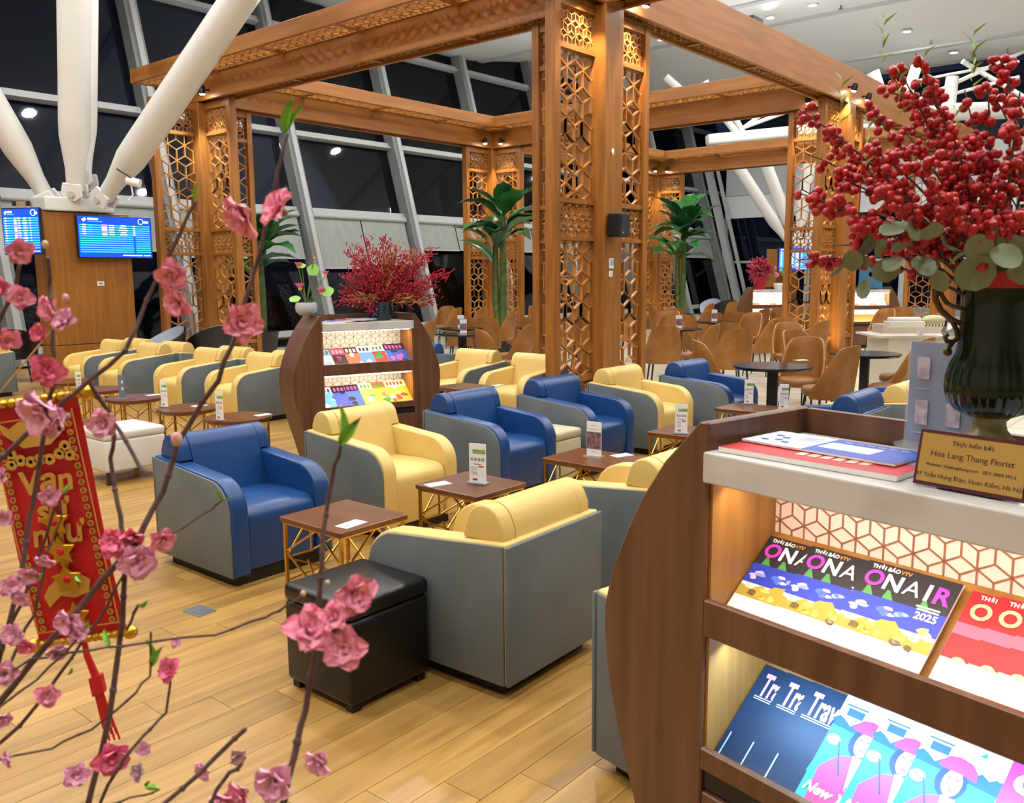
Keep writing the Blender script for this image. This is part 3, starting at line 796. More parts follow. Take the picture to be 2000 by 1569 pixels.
# ------------------------------------------------------------------ table cards, menus, leaflets
m_card = mat('white_card', 'e4e6e6', 0.4)
m_cardg = mat('card_grey_print', '8b9298', 0.5)
m_cardgr = mat('card_green_print', '7fa54a', 0.5)
m_cardb = mat('card_blue_print', '7f97b5', 0.5)
m_cardr = mat('card_red_print', 'b3202c', 0.5)
m_food = mat('card_food_photo', 'a87472', 0.5, col2='3a3f55', scale=40)
m_acr = mat('clear_acrylic', 'dfe6ee', 0.08, alpha=0.16)
m_blk_ink = mat('black_ink', '16161a', 0.6)
def menu_card(loc, rz, label, w=0.095, h=0.19, style=0):
    t = thing('menu_card', label, 'menu card', loc, rz, 'standing table cards')
    MB().box((0, 0, h / 2 + 0.008), (w, 0.004, h)).build('card', m_card if style != 2 else mat('card_slate', '66788f', 0.4), t)
    MB().box((0, 0, 0.006), (w + 0.01, 0.045 if style != 1 else 0.08, 0.008)).build('base', m_cardg if style == 0 else m_acr, t)
    f = lambda nm, x, z, sw, sh, m: MB().box((x, -0.0026, 0.008 + z), (sw, 0.0012, sh)).build(nm, m, t)
    if style == 0:
        f('print_picture', 0.01, h * 0.80, w * 0.75, h * 0.10, m_cardgr)
        f('print_picture', -0.01, h * 0.86, w * 0.35, h * 0.09, m_card)
        for k in range(4): f('print_picture', -w * 0.33 + k * w * 0.22, h * 0.60, w * 0.14, h * 0.075, m_cardg)
        f('print_line', 0, h * 0.475, w * 0.45, h * 0.012, m_cardr)
        for k in range(5): f('print_line', -w * 0.2, h * (0.40 - 0.045 * k), w * 0.4, h * 0.008, m_cardg)
        f('print_line', w * 0.22, h * 0.42, w * 0.28, h * 0.03, m_cardr)
        f('print_picture', -w * 0.15, h * 0.08, w * 0.28, h * 0.05, m_cardr)
    elif style == 1:
        f('print_picture', 0, h * 0.45, w * 0.96, h * 0.5, m_food)
        f('print_line', 0, h * 0.88, w * 0.4, h * 0.012, m_cardg); f('print_line', 0, h * 0.78, w * 0.7, h * 0.012, m_cardg); f('print_line', 0, h * 0.12, w * 0.2, h * 0.02, m_cardb)
    else:
        for k in range(2): f('print_picture', w * 0.15, h * (0.7 - 0.3 * k), w * 0.3, h * 0.12, m_card)
    return t
def on(x, y, z): return at_z(x, y, z)
menu_card(P(-3.06, 3.36, 0.5), ROT_A + 0.25, 'white menu card with green and red print behind the front armchair', 0.10, 0.21)
menu_card(P(-2.97, 4.31, 0.5), ROT_A + 0.1, 'clear stand with a food photograph on the second brass table', 0.10, 0.21, 1)
menu_card(at_z(1330, 848, 0.5), ROT_A + 0.35, 'white menu card standing on the table beside the near rack top', 0.085, 0.20)
menu_card(at_z(430, 822, 0.5), ROT_A + 0.25, 'tall white printed card on the round table nearest the middle rack', 0.075, 0.22)
menu_card(at_z(322, 796, 0.5), ROT_A + 0.25, 'tall white printed card on the middle round table of the left group', 0.075, 0.22)
menu_card(at_z(239, 779, 0.5), ROT_A + 0.25, 'slate blue leaflet stand on the third round table of the left group', 0.08, 0.21, 2)
menu_card(at_z(155, 768, 0.5), ROT_A + 0.25, 'white printed card far left on a round table', 0.075, 0.2)
def leaflet(loc, rz, label, w=0.075, h=0.13):
    t = thing('leaflet', label, 'leaflet', loc, rz, 'flat table leaflets')
    MB().box((0, 0, 0.002), (w, h, 0.003)).build('sheet', m_card, t)
    MB().box((0, -h * 0.2, 0.0038), (w * 0.2, h * 0.1, 0.0008)).build('print', m_cardg, t)
leaflet(P(-2.99, 2.44, 0.5), ROT_A + 0.1, 'white leaflet lying on the square table next to the front armchair')
leaflet(P(-3.22, 3.22, 0.5), ROT_A - 0.25, 'white leaflet on the menu card table corner')
leaflet(P(-2.86, 4.45, 0.5), ROT_A - 0.3, 'white leaflet on the table with the food photo stand')
leaflet(at_z(972, 753, 0.5), ROT_A, 'white leaflet on the low table right of the middle rack')
leaflet(at_z(390, 793, 0.5), ROT_A, 'white leaflet on the middle round table of the left group')
leaflet(at_z(514, 811, 0.5) + V((0, 0, 0)), ROT_A, 'white leaflet on the round table touching the middle rack edge')
leaflet(at_z(300, 772, 0.5), ROT_A, 'white leaflet on the third round table of the left group')
# ------------------------------------------------------------------ brown shell dining chairs and black round tables
m_tan = mat('tan_leather', '96642c', 0.42, col2='85551f', scale=7, bump=0.06, bscale=120)
m_tan_d = mat('tan_leather_seat', '7d5126', 0.45)
CH = 0.90
def smooth01(x): x = max(0.0, min(1.0, x)); return x * x * (3 - 2 * x)
def shell_fn(thick):
    def fn(u, v):
        th = (u - 0.5) * 2 * math.radians(112)
        ad = math.degrees(abs(th))
        top = CH - (CH - 0.50) * smooth01((ad - 34) / 72) - 0.02 * (ad / 34) ** 2 * (1 if ad < 34 else 0) - (0.02 if ad >= 34 else 0)
        z = 0.37 + (top - 0.37) * v
        k = (z - 0.37) / 0.53
        rx = 0.245 + 0.012 * k - thick; ry = 0.215 + 0.075 * k - thick
        if v > 0.93: rx -= 0.008 * (1 if thick == 0 else -1); ry -= 0.008 * (1 if thick == 0 else -1)
        s = math.sin(th)
        sx = math.copysign(abs(s) ** 0.8, s)
        return V((rx * sx * (1 - 0.07 * max(0, k - .5)), -ry * math.cos(th) - 0.02, z))
    return fn
def make_chair():
    t = thing('dining_chair', 'x', 'chair', group='tan leather dining chairs')
    nu, nv = 26, 10
    mb = MB(); fo, fi = shell_fn(0.0), shell_fn(0.038)
    mb.grid(fo, nu, nv); mb.grid(fi, nu, nv)
    N = (nu + 1) * (nv + 1)
    idx = lambda i, j: j * (nu + 1) + i
    for i in range(nu):
        mb.f.append((idx(i, nv), idx(i + 1, nv), N + idx(i + 1, nv), N + idx(i, nv))); mb.m.append(0)
        mb.f.append((idx(i, 0), N + idx(i, 0), N + idx(i + 1, 0), idx(i + 1, 0))); mb.m.append(0)
    for j in range(nv):
        for i in (0, nu):
            mb.f.append((idx(i, j), idx(i, j + 1), N + idx(i, j + 1), N + idx(i, j))); mb.m.append(0)
    me = mb.mesh('back_shell', m_tan, smooth=True)
    put('back_shell', me, t)
    prof = [(0.0001, 0.385), (0.20, 0.385), (0.222, 0.41), (0.222, 0.45), (0.20, 0.475), (0.0001, 0.485)]
    s = MB().lathe(prof, 22).mesh('seat', m_tan_d, smooth=True)
    for v in s.vertices:
        if v.co.y > 0: v.co.y *= 1.12
    put('seat', s, t)
    for sx in (-1, 1):
        for sy in (-1, 1):
            MB().tube([(sx * 0.15, sy * 0.14, 0.40), (sx * 0.19, sy * 0.19, 0.0)], [0.014, 0.009], 6).build('leg', m_black, t)
    return t
chair0 = make_chair(); chair_used = [False]
def chair(loc, rz, label):
    if not chair_used[0]:
        chair_used[0] = True; chair0.location = loc; chair0.rotation_euler = (0, 0, rz); chair0['label'] = label; return chair0
    return dup(chair0, loc, rz, label)
# facing given as the compass of the seat front: 0 = away from the camera, 90 = to the left, 180 = towards us, -90 = to the right
NEAR = [(1295, 637, 10, 'tan leather chair seen squarely from behind, right beside the near lattice column'),
        (1364, 634, 75, 'tan leather chair turned left, behind the end blue armchair'),
        (1419, 630, 5, 'tan leather chair seen from behind, above the chair at the black round table'),
        (1485, 624, 70, 'tan leather chair turned left in the second row, left of a chair seen from behind'),
        (1459, 613, 150, 'tan leather chair facing us just behind the left-turned second row chair'),
        (1530, 620, 0, 'broad tan leather chair seen from behind, left of the glowing column'),
        (1580, 627, 60, 'tan leather chair turned left against the glowing lattice column'),
        (1407, 667, -75, 'tan leather chair facing right, left of the nearest black round table'),
        (1566, 664, 165, 'tan leather chair facing us behind the nearest black round table'),
        (1618, 676, 62, 'tan leather chair seen from its back right, nearest to the magazine rack'),
        (1768, 660, 70, 'tan leather chair turned left under the second black round table, beside the leaflet stand'),
        (1752, 673, 100, 'tan leather chair edge just left of the clear leaflet stand'),
        (1575, 650, -140, 'tan leather chair top peeping out below the glowing column'),
        (1430, 643, 20, 'tan leather chair from behind at the left of the second row table'),
        (1545, 634, -170, 'tan leather chair facing us just before the glowing column'),
        (1335, 616, 8, 'tan leather chair from behind in the third row, left of the card stand'),
        (1352, 621, -80, 'tan leather chair facing right in the third row')]
FARR = [(1293, 599), (1320, 603), (1370, 594), (1368, 605), (1392, 611), (1434, 590), (1426, 609), (1462, 594), (1474, 604), (1486, 593), (1498, 604), (1524, 592), (1540, 601), (1560, 601), (1562, 592), (1300, 610)]
MIDL = [(864, 600), (876, 602), (846, 627), (858, 637), (899, 618), (939, 622), (948, 600), (978, 612), (1016, 617), (1034, 599), (1046, 622), (975, 635), (972, 645), (1017, 645), (1100, 610), (1130, 625), (1210, 600), (1235, 612)]
RIGH = [(1720, 605), (1700, 598), (1758, 600), (1742, 592)]
taken = []
def place_chair(x, y, face, label, move=True):
    p = at_z(x, y, CH - 0.02); p = V((p.x, p.y, 0))
    if move:
        for _ in range(12):
            for q in taken:
                d = p - q
                if d.length < 0.56: p = p + (d.normalized() if d.length > 1e-3 else V((1, 0, 0))) * (0.57 - d.length)
        for q in tabs:
            d = p - q
            if d.length < 0.74: p = q + (d.normalized() if d.length > 1e-3 else V((1, 0, 0))) * 0.76
        for ca in (AL, AR):
            for cb in (BN, BM, BF):
                q = P(ca, cb); d = p - q
                if d.length < 1.1: p = q + d.normalized() * 1.15
    taken.append(p)
    view = math.atan2(p.y, p.x) - PI / 2
    chair(p, view + math.radians(face), label)
for x, y, fc, lab in NEAR: place_chair(x, y, fc, lab, False)
def rows(lst, where, seed, cats):
    rng = random.Random(seed)
    lst = sorted(lst)
    for i, (x, y) in enumerate(lst):
        f = rng.choice([0, 8, -12, 70, -70, 150, -150, 60])
        kind = 'seen from behind' if abs(f) < 20 else ('turned left' if 20 < f < 100 else ('turned right' if -100 < f < -20 else 'facing us'))
        place_chair(x, y, f, 'tan chair %s, %s from left %s' % (kind, ordinal(i), where))
def black_table(loc, label, r=0.36, h=0.75):
    t = thing('round_table', label, 'table', loc, 0, 'black round dining tables')
    MB().lathe([(0.0001, h - 0.03), (r - 0.02, h - 0.03), (r, h - 0.012), (r, h), (0.0001, h)], 40).build('table_top', mat('black_gloss_top', '0b0c0e', 0.16), t)
    MB().tube([(0, 0, 0.03), (0, 0, h - 0.03)], 0.05, 12).build('pedestal', m_black, t, smooth=True)
    MB().lathe([(0.0001, 0.035), (0.05, 0.035), (0.24, 0.012), (0.24, 0), (0.0001, 0)], 24).build('foot', m_black, t)
    return t
tabs = [P(-8.2, 8.3), P(-9.6, 8.7)] + [V((q.x, q.y + 0.1, 0)) for q in (at_z(1506, 566, 1.23), at_z(1712, 566, 1.23))]
TB = [(1510, 714, 'black round table with a white leaflet, between two tan chairs nearest us'), (1690, 690, 'black round table in front of the glowing column'),
      (1326, 642, 'black round table beside the near column on its right'), (905, 652, 'black round table right behind the middle rack'),
      (1052, 640, 'black round table beside the near column on its left'), (900, 641, 'black round table with a card near the plant column'), (1395, 628, 'black round table in the far dining crowd')]
for x, y, lab in TB:
    p = at_z(x, y, 0.75); black_table((p.x, p.y, 0), lab); tabs.append(V((p.x, p.y, 0)))
rows(MIDL, 'between middle rack and near column', 3, 0)
rows(FARR, 'in the far crowd before the glowing column', 5, 0)
rows(RIGH, 'right of the glowing column', 9, 0)
leaflet(at_z(1565, 704, 0.75), 0.3, 'white leaflet on the nearest black round table', 0.12, 0.08)
CARDS = [(1462, 790, 0.5, 'standing white card in front of the end blue armchair'), (1530, 800, 0.5, 'standing white card before the nearest black round table')]
for x, y, z, lab in CARDS: menu_card(at_z(x, y, z), 0.0, lab, 0.075, 0.20)
for i, q in enumerate(sorted(tabs[6:], key=lambda v: px_of(v)[0])):
    menu_card(q + V((0, 0, 0.75)), 0.1, 'small white table card in the dining area, %s from the left' % ordinal(i), 0.10, 0.2, 1)
# ------------------------------------------------------------------ dark tub chairs at the left, pale inside
m_dk = mat('dark_plum_shell', '1a1518', 0.5)
m_pale = mat('pale_grey_lining', 'a9b3c2', 0.5)
def tub(loc, rz, label):
    t = thing('tub_chair', label, 'chair', loc, rz, 'dark tub chairs')
    for nm, th, m in (('outer_shell', 0.0, m_dk), ('lining', 0.03, m_pale)):
        def fn(u, v):
            a = (u - 0.5) * 2 * math.radians(120)
            top = 0.60 + 0.24 * max(0, math.cos(a * 0.75)) ** 1.4
            z = 0.36 + (top - 0.36) * v
            r = 0.31 - th + 0.04 * v
            return V((r * math.sin(a), -r * math.cos(a), z + (0.004 if th else 0)))
        MB().grid(fn, 20, 6).build(nm, m, t, smooth=True)
    MB().lathe([(0.0001, 0.36), (0.29, 0.36), (0.29, 0.44), (0.0001, 0.46)], 22).build('seat', m_pale, t, smooth=True)
    for s in (-1, 1):
        for q in (-1, 1): MB().tube([(s * 0.2, q * 0.2, 0.37), (s * 0.25, q * 0.25, 0)], 0.014, 6).build('leg', m_black, t)
def tubp(x, y, D=None):
    p = at_d(x, y, D) if D else at_z(x, y, 0.84)
    return V((p.x, p.y, 0))
tub(tubp(316, 637, 13.5), 2.4, 'dark tub chair with pale lining right of the wood plinth')
tub(tubp(408, 628, 14.0), 0.9, 'dark tub chair with pale inside in front of the left lattice column')
tub(tubp(25, 640), 0.3, 'dark tub chair at the far left edge beside the window')
tub(tubp(1388, 584), 2.6, 'pale backed tub chair far off near the end windows')
tub(tubp(1416, 585), 0.2, 'black tub chair far off near the end windows')
# ------------------------------------------------------------------ magazine racks with bowed sides
m_rack = mat('rack_walnut', '6a4530', 0.36, col2='523422', scale=2.5, stretch=(9, 9, 0.6), bump=0.05, bscale=12)
m_rack_in = mat('rack_inner_oak', '9a6a2e', 0.45, col2='855720', scale=3, stretch=(9, 9, 0.8))
m_marble = mat('white_marble', 'c6c5c3', 0.2, col2='a9a6a4', scale=3.0, stretch=(1, 1, 1), detail=9, mixlo=0.52, mixhi=0.70)
m_tilebg = mat('pink_white_panel', 'dcc0b4', 0.35)
m_tilebg2 = mat('white_panel', 'dcd8d2', 0.35)
m_copper = mat('copper_line', '9c6a55', 0.4, 0.3)
m_copper2 = mat('brown_line', '7d6c62', 0.5)
SIDE = [(0.0, 0.085), (0.16, 0.145), (0.323, 0.201), (0.402, 0.23), (0.496, 0.262), (0.58, 0.287), (0.655, 0.302), (0.73, 0.31), (0.797, 0.31), (0.87, 0.292), (0.939, 0.265), (1.01, 0.232), (1.089, 0.191), (1.187, 0.122), (1.24, 0.07), (1.289, 0.024)]
IW, RDEP, TILT = 0.79, 0.36, math.radians(40)
SHELVES = [(0.82, 0.9025), (0.51, 0.561)]          # lip bottom, lip top
def rect_light(name, parent, power, color, sx, sy, M):
    l = bpy.data.lights.new(name, 'AREA'); l.shape = 'RECTANGLE'; l.size, l.size_y = sx, sy; l.energy = power; l.color = color
    o = bpy.data.objects.new(name, l); COL.objects.link(o); o.parent = parent; o.matrix_local = M
def rack(label, M, bulge=1.0, tile=0, glow=((1, 0.82, 0.58), (0.80, 0.92, 1.0)), power=(5, 6)):
    t = thing('magazine_rack', label, 'magazine rack', M=M, group='magazine racks')
    for s, x0 in ((-1, 0.0), (1, IW)):
        poly = [(x0, 0.0)] + [(x0 + s * w * bulge, z) for z, w in SIDE] + [(x0, 1.289)]
        if s > 0: poly = poly[::-1]
        MB().prism(poly, lambda u, v, hh: (u, hh, v), 0.0, RDEP).build('side_panel', m_rack, t, bevel=0.004, seg=1)
    MB().box((IW / 2, RDEP / 2 - 0.02, 1.197), (IW - 0.004, RDEP, 0.066)).build('marble_top', m_marble, t, bevel=0.004, seg=2)
    MB().box((IW / 2, RDEP - 0.0, 0.6425), (IW, 0.02, 1.285)).build('back_panel', m_rack, t)
    for k, (z0, z1) in enumerate(((0.99, 1.164), (0.70, 0.82))):
        y = 0.240
        MB().box((IW / 2, y, (z0 + z1) / 2), (IW, 0.012, z1 - z0)).build('pattern_panel', m_tilebg if tile == 0 else m_tilebg2, t)
        me = lattice_mesh(IW - 0.005, z1 - z0, 0.036 if tile == 0 else 0.045, 0.0040 if tile == 0 else 0.003, 0.002, m_copper if tile == 0 else m_copper2)
        put('pattern_lines', me, t, M=Matrix.Translation((IW / 2, y - 0.0065, (z0 + z1) / 2)))
    for x in (0.004, IW - 0.004):
        MB().box((x, RDEP / 2, 0.84), (0.008, RDEP - 0.02, 0.64)).build('inner_wall', m_rack_in, t)
    for k, (l0, l1) in enumerate(SHELVES):
        y0, z0 = 0.012, l0 + 0.005
        L = 0.222 / math.cos(TILT)
        q = Matrix.Rotation(TILT, 4, 'X')
        MB().box((IW / 2, L / 2, -0.009), (IW - 0.016, L, 0.018)).build('shelf_board', m_rack_in, t).matrix_local = Matrix.Translation((0, y0, z0)) @ q
        MB().box((IW / 2, 0.004, (l0 + l1) / 2), (IW - 0.002, 0.018, l1 - l0)).build('shelf_lip', m_rack, t, bevel=0.003, seg=1)
        zt = (1.160, 0.80)[k]
        MB().box((IW / 2, 0.05, zt), (IW - 0.02, 0.012, 0.008)).build('light_strip', mat('strip_glow_%d' % k if glow[1][2] == 1.0 else 'strip_glow_warm', glow[k], emit=6), t)
        rect_light('strip_lamp', t, power[k], glow[k], IW - 0.06, 0.03, Matrix.Translation((IW / 2, 0.055, zt - 0.012)) @ Matrix.Rotation(math.radians(18), 4, 'X'))
    MB().box((IW / 2, 0.03, 0.485), (IW, 0.04, 0.05)).build('shadow_gap', m_black, t)
    for k in range(2):
        d = MB().box((IW * (0.25 + 0.5 * k), 0.011, 0.26), (IW / 2 - 0.006, 0.022, 0.39)).build('door', m_rack, t, bevel=0.003, seg=1)
    MB().box((IW / 2, 0.05, 0.035), (IW, 0.06, 0.06)).build('kickboard', m_black, t)
    return t
O1 = V((0.459, 2.013, 0)) * 0.9
M_R1 = frame(O1, RU, RD)
u2 = V((0.843, 0.538, 0)).normalized(); d2 = V((-0.538, 0.843, 0)).normalized()
M_R2 = frame(V((-1.485, 6.876, 0)), u2, d2)
rack('large dark wood magazine rack with bowed sides and marble top nearest at the right', M_R1, 1.0, 0, glow=((1, 0.90, 0.76), (0.40, 0.68, 1.0)), power=(1.9, 5.5))
rack('dark wood magazine rack with bowed sides in the middle, holding the red coral bouquet', M_R2, 0.80, 1, glow=((1, 0.84, 0.62), (1, 0.84, 0.62)), power=(1.6, 1.6))
pf = at_z(1506, 566, 1.23); M_R3 = frame((pf.x - IW / 2, pf.y, 0), (1, 0.02, 0), (-0.02, 1, 0))
rack('distant wood magazine rack with lit shelf below the far flight screen', M_R3, 0.8, 1, glow=((1, 0.84, 0.62), (1, 0.84, 0.62)), power=(5, 4))
pf = at_z(1712, 566, 1.23); M_R4 = frame((pf.x - IW / 2 - 0.1, pf.y, 0), (1, 0.02, 0), (-0.02, 1, 0))
rack('distant wood magazine rack with lit shelf right of the glowing column', M_R4, 0.8, 1, glow=((1, 0.84, 0.62), (1, 0.84, 0.62)), power=(5, 4))
# ------------------------------------------------------------------ magazines
INK = {}
def ink(h, r=0.3):
    return mat('ink_' + h, h, max(r, 0.5), spec=0.3)
def shelf_M(MR, k, x, lift=0.0, up=0.0):
    l0 = SHELVES[k][0]
    return MR @ Matrix.Translation((x, 0.020, l0 + 0.016)) @ Matrix.Rotation(TILT, 4, 'X') @ Matrix.Translation((0, up, lift + 0.001))
def magazine(M, label, group, paint, w=0.19, h=0.257, base='e8e6e0', th=0.005):
    t = thing('magazine', label, 'magazine', M=M, group=group)
    MB().box((w / 2, h / 2, th / 2), (w, h, th)).build('pages', ink(base, 0.35), t)
    class C: pass
    c = C(); c.t, c.w, c.h, c.z = t, w, h, th + 0.0002
    def poly(name, pts, col, lay=0):
        z = c.z + 0.00025 * lay
        MB().add([(x * w, y * h, z) for x, y in pts], [tuple(range(len(pts)))]).build(name, ink(col), t)
    def rect(name, x0, y0, x1, y1, col, lay=0): poly(name, [(x0, y0), (x1, y0), (x1, y1), (x0, y1)], col, lay)
    def tx(s, x, y, size, col, lay=6, **kw):
        text('lettering', s, size, ink(col), t, Matrix.Translation((x * w, y * h, c.z + 0.00025 * lay)), extrude=0.0001, **kw)
    c.poly, c.rect, c.tx = poly, rect, tx
    paint(c)
    return t
def blob(cx, cy, rx, ry, n=14, jag=0.0, seed=0):
    r = random.Random(seed)
    return [(cx + rx * math.cos(2 * PI * i / n) * (1 + r.uniform(-jag, jag)), cy + ry * math.sin(2 * PI * i / n) * (1 + r.uniform(-jag, jag))) for i in range(n)]
def onair(c):
    c.rect('cover_print', 0, 0.70, 1, 1, '2a2529'); c.rect('cover_print', 0, 0.50, 1, 0.70, '3040b8')
    c.rect('cover_print', 0, 0.0, 1, 0.42, 'e9eff2')
    r = random.Random(4)
    c.poly('cover_print', [(0, 0.36)] + [(1, 0.36)] + [(1 - i / 14, 0.50 + r.uniform(-.05, .05)) for i in range(15)], 'b89a3c', 1)
    for i in range(16): c.poly('cover_print', blob(r.uniform(.05, .95), r.uniform(.36, .54), r.uniform(.03, .07), r.uniform(.02, .035), 8, .3, i), r.choice(['d9c15e', 'f0e6c0', '6d5a2c', 'e8e2d6', 'c9a63e']), 2)
    for i in range(10): c.poly('cover_print', blob(r.uniform(.05, .95), r.uniform(.55, .67), r.uniform(.03, .08), r.uniform(.012, .03), 8, .3, i + 50), r.choice(['8ea4ea', 'd8c4e8', '4f6fe0', 'e6e0f4']), 2)
    for x in (.12, .34, .72): c.poly('cover_print', [(x, .78), (x + .03, .78), (x + .10, .70), (x - .02, .70)], '4f8f4a', 2)
    c.poly('cover_print', [(0, 0.0), (0.6, 0.0), (0.5, 0.12), (0.05, 0.14)], 'bcd6e4', 2)
    c.tx('O', 0.15, 0.845, 0.050, 'e23ab8', bold=True); c.tx('N', 0.36, 0.84, 0.050, 'f2eef2', bold=True); c.tx('A', 0.57, 0.84, 0.050, 'e6e0e6')
    c.tx('I', 0.73, 0.84, 0.052, 'e8b8dc', bold=True); c.tx('R', 0.87, 0.84, 0.052, 'e23ab8', bold=True)
    c.tx('THỜI BÁO', 0.22, 0.955, 0.0125, 'f4f0f0', bold=True); c.tx('VTV', 0.44, 0.955, 0.012, 'e08a3c', bold=True)
    c.tx('2025', 0.82, 0.64, 0.022, 'f4f0f0', bold=True); c.rect('cover_print', .68, .715, .92, .728, 'f4f0f0', 5); c.rect('cover_print', .70, .69, .92, .703, 'f4f0f0', 5)
def ocop(c):
    c.rect('cover_print', 0, 0.40, 1, 1, 'c21e28'); c.rect('cover_print', 0, 0, 1, 0.42, 'f1e6d8'); c.rect('cover_print', 0, 0.62, 1, 0.72, 'd8607c', 1)
    for i in range(4): c.poly('cover_print', blob(.2 + .2 * i, .42, .07, .03, 9, .2, i), 'f0c9a0', 2)
    c.poly('cover_print', blob(.45, .47, .09, .05, 8, .2, 3), 'f2e2b0', 3)
    c.tx('O', 0.07, 0.83, 0.048, 'f6dc8c', bold=True, align='LEFT'); c.tx('THỜI BÁO', 0.3, 0.955, 0.0125, 'f4ece0', bold=True)
def ocopp(c):
    ocop(c); c.rect('cover_print', 0, 0.0, 1, 1, 'cf2f96', 3); c.tx('O', 0.22, 0.84, 0.06, 'f6eaf2', 8, bold=True); c.tx('THỜI BÁO', 0.3, 0.955, 0.0125, 'f4ece0', 8, bold=True)
def travel(c):
    c.rect('cover_print', 0, 0, 1, 1, '16283f'); c.rect('cover_print', 0, 0, 1, 0.03, '8fd6e0', 1)
    for i in range(7):
        x = .56 + .06 * i
        c.poly('cover_print', [(x, 1.0), (x + .04, 1.0), (x + .0 - .10, 0.28), (x - .13, .28)], ('2f8fd0', '1d5fa8', '58b8e6')[i % 3], 1)
    c.poly('cover_print', [(.72, .42), (.95, .52), (1, .2), (.78, .12), (.64, .25)], 'b04a78', 2)
    c.tx('Travel', 0.10, 0.80, 0.078, 'e892c4', bold=True, sx=0.46, align='LEFT')
    c.rect('cover_print', .08, .685, .5, .692, 'e8e8f0', 3); c.rect('cover_print', .08, .665, .45, .671, 'e8e8f0', 3)
    c.rect('cover_print', .06, .06, .075, .30, 'b8d0e0', 3)
def lady(c):
    U = lambda pts: [(x - 0.16, y + 0.15) for x, y in pts]
    T = lambda pts: [(x, 0.82 + (y - 0.60) * 0.5) for x, y in pts]
    c.rect('cover_print', 0, .0, 1, .74, '2c8c8a'); c.rect('cover_print', 0, .74, 1, 1, 'e6ecee')
    c.poly('cover_print', [(0, .72)] + [(1, .68)] + [(1 - i / 14, .78 + .03 * math.sin(i * 2.1)) for i in range(15)], '1d4656', 1)
    c.poly('cover_print', T([(.10, .62), (.32, .62), (.32, .76), (.10, .76)]), '2f4e66', 2); c.poly('cover_print', T([(.05, .79), (.34, .79), (.34, .82), (.05, .82)]), '2f4e66', 2)
    c.poly('cover_print', [(.62, .92), (.70, .92), (.68, .97)], '2a7a88', 2)
    for x, y, rx in ((.42, .78, .09), (.9, .76, .1), (.06, .77, .08)): c.poly('cover_print', blob(x, y, rx, .04, 10, .2, 3), '1f4a50', 2)
    c.poly('cover_print', U(blob(.62, .50, .17, .13, 16)), '1b2b44', 3)
    c.poly('cover_print', U(blob(.635, .50, .105, .105, 16)), 'f3e8e6', 4)
    c.poly('cover_print', U([(.42, .60), (.54, .585), (.72, .585), (.86, .57), (.84, .64), (.76, .69), (.62, .71), (.50, .69), (.44, .64)]), 'c8307e', 5)
    c.poly('cover_print', U([(.30, -.14), (.26, .20), (.42, .34), (.58, .38), (.66, .22), (.74, .38), (.92, .30), (.98, -.14)]), 'd63a66', 4)
    c.poly('cover_print', U([(.58, .39), (.74, .39), (.67, .10)]), 'f3e8e6', 5)
    c.poly('cover_print', U(blob(.27, .45, .09, .045, 12)), 'eef2f4', 4); c.poly('cover_print', U([(.33, .45), (.35, .46), (.54, .20), (.52, .19)]), '333a50', 5)
    for x in (.59, .68): c.poly('cover_print', U([(x - .025, .530), (x + .02, .530), (x + .02, .540), (x - .025, .540)]), '2b2b3b', 6)
    c.poly('cover_print', U(blob(.64, .45, .03, .012, 8)), 'b84a68', 6)
    c.tx('New Year', 0.42, 0.17, 0.030, 'f2f6f6', 8, bold=True, shear=0.3)
grp_u, grp_l = 'magazines on the upper shelf of the near rack', 'magazines on the lower shelf of the near rack'
for i, x in enumerate((0.012, 0.122, 0.258)):
    magazine(shelf_M(M_R1, 0, x, 0.0055 * i), 'black and gold ON AIR magazine on the near rack, ' + ('leftmost of three', 'middle of three', 'rightmost of three, fully shown')[i], grp_u, onair)
for i in range(4):
    magazine(shelf_M(M_R1, 0, 0.462 + 0.052 * i, 0.0055 * i), 'red magazine with a gold O title on the near rack, %s from the left' % ordinal(i), grp_u, ocop, 0.16)
for i, x in enumerate((0.012, 0.075, 0.140)):
    magazine(shelf_M(M_R1, 1, x, 0.0055 * i), 'dark blue Travel magazine with pink title on the near rack lower shelf, ' + ('leftmost', 'middle', 'rightmost')[i], grp_l, travel)
for i, x in enumerate((0.228, 0.318, 0.408)):
    magazine(shelf_M(M_R1, 1, x, 0.017 + 0.0055 * i), 'magazine with a golfer in a pink jacket on its cover, ' + ('leftmost of three', 'middle of three', 'rightmost of three')[i], grp_l, lady, 0.165)
magazine(shelf_M(M_R1, 1, 0.565, 0.034), 'bright pink magazine at the right end of the near rack lower shelf', grp_l, ocopp)
# middle rack magazines
def rnd_cover(seed, pal):
    def p(c):
        r = random.Random(seed)
        c.rect('cover_print', 0, 0, 1, 1, pal[0]); c.rect('cover_print', 0, .72, 1, 1, pal[1], 1)
        for i in range(9): c.poly('cover_print', blob(r.uniform(.1, .9), r.uniform(.05, .7), r.uniform(.08, .22), r.uniform(.05, .14), 9, .3, seed * 9 + i), r.choice(pal), 2 + i % 3)
        for i in range(5): c.rect('cover_print', .08 + .17 * i, .78, .18 + .17 * i, .93, pal[2], 6)
    return p
PALS = [('e8eef4', '8fb8d8', '3a6aa8'), ('3a2a30', 'b04a78', 'f0a0c8'), ('e86848', '4a3038', 'f0dcc8'), ('5a88d8', 'e8e8f0', '2a2838'), ('b03028', 'f4f4f0', '3a7a3a'), ('3a58b8', '2a2430', 'e858b8')]
PALS2 = [('6ab0f0', 'e6f0ff', '3050b0'), ('4858c8', '2a2430', 'e858b8'), ('4868d0', '2c2632', 'e858b8'), ('f0d858', 'f4ecd0', '5a9a3a'), ('f4c838', 'e86848', '3a8a3a'), ('f0b838', 'f4e8c0', 'd05030')]
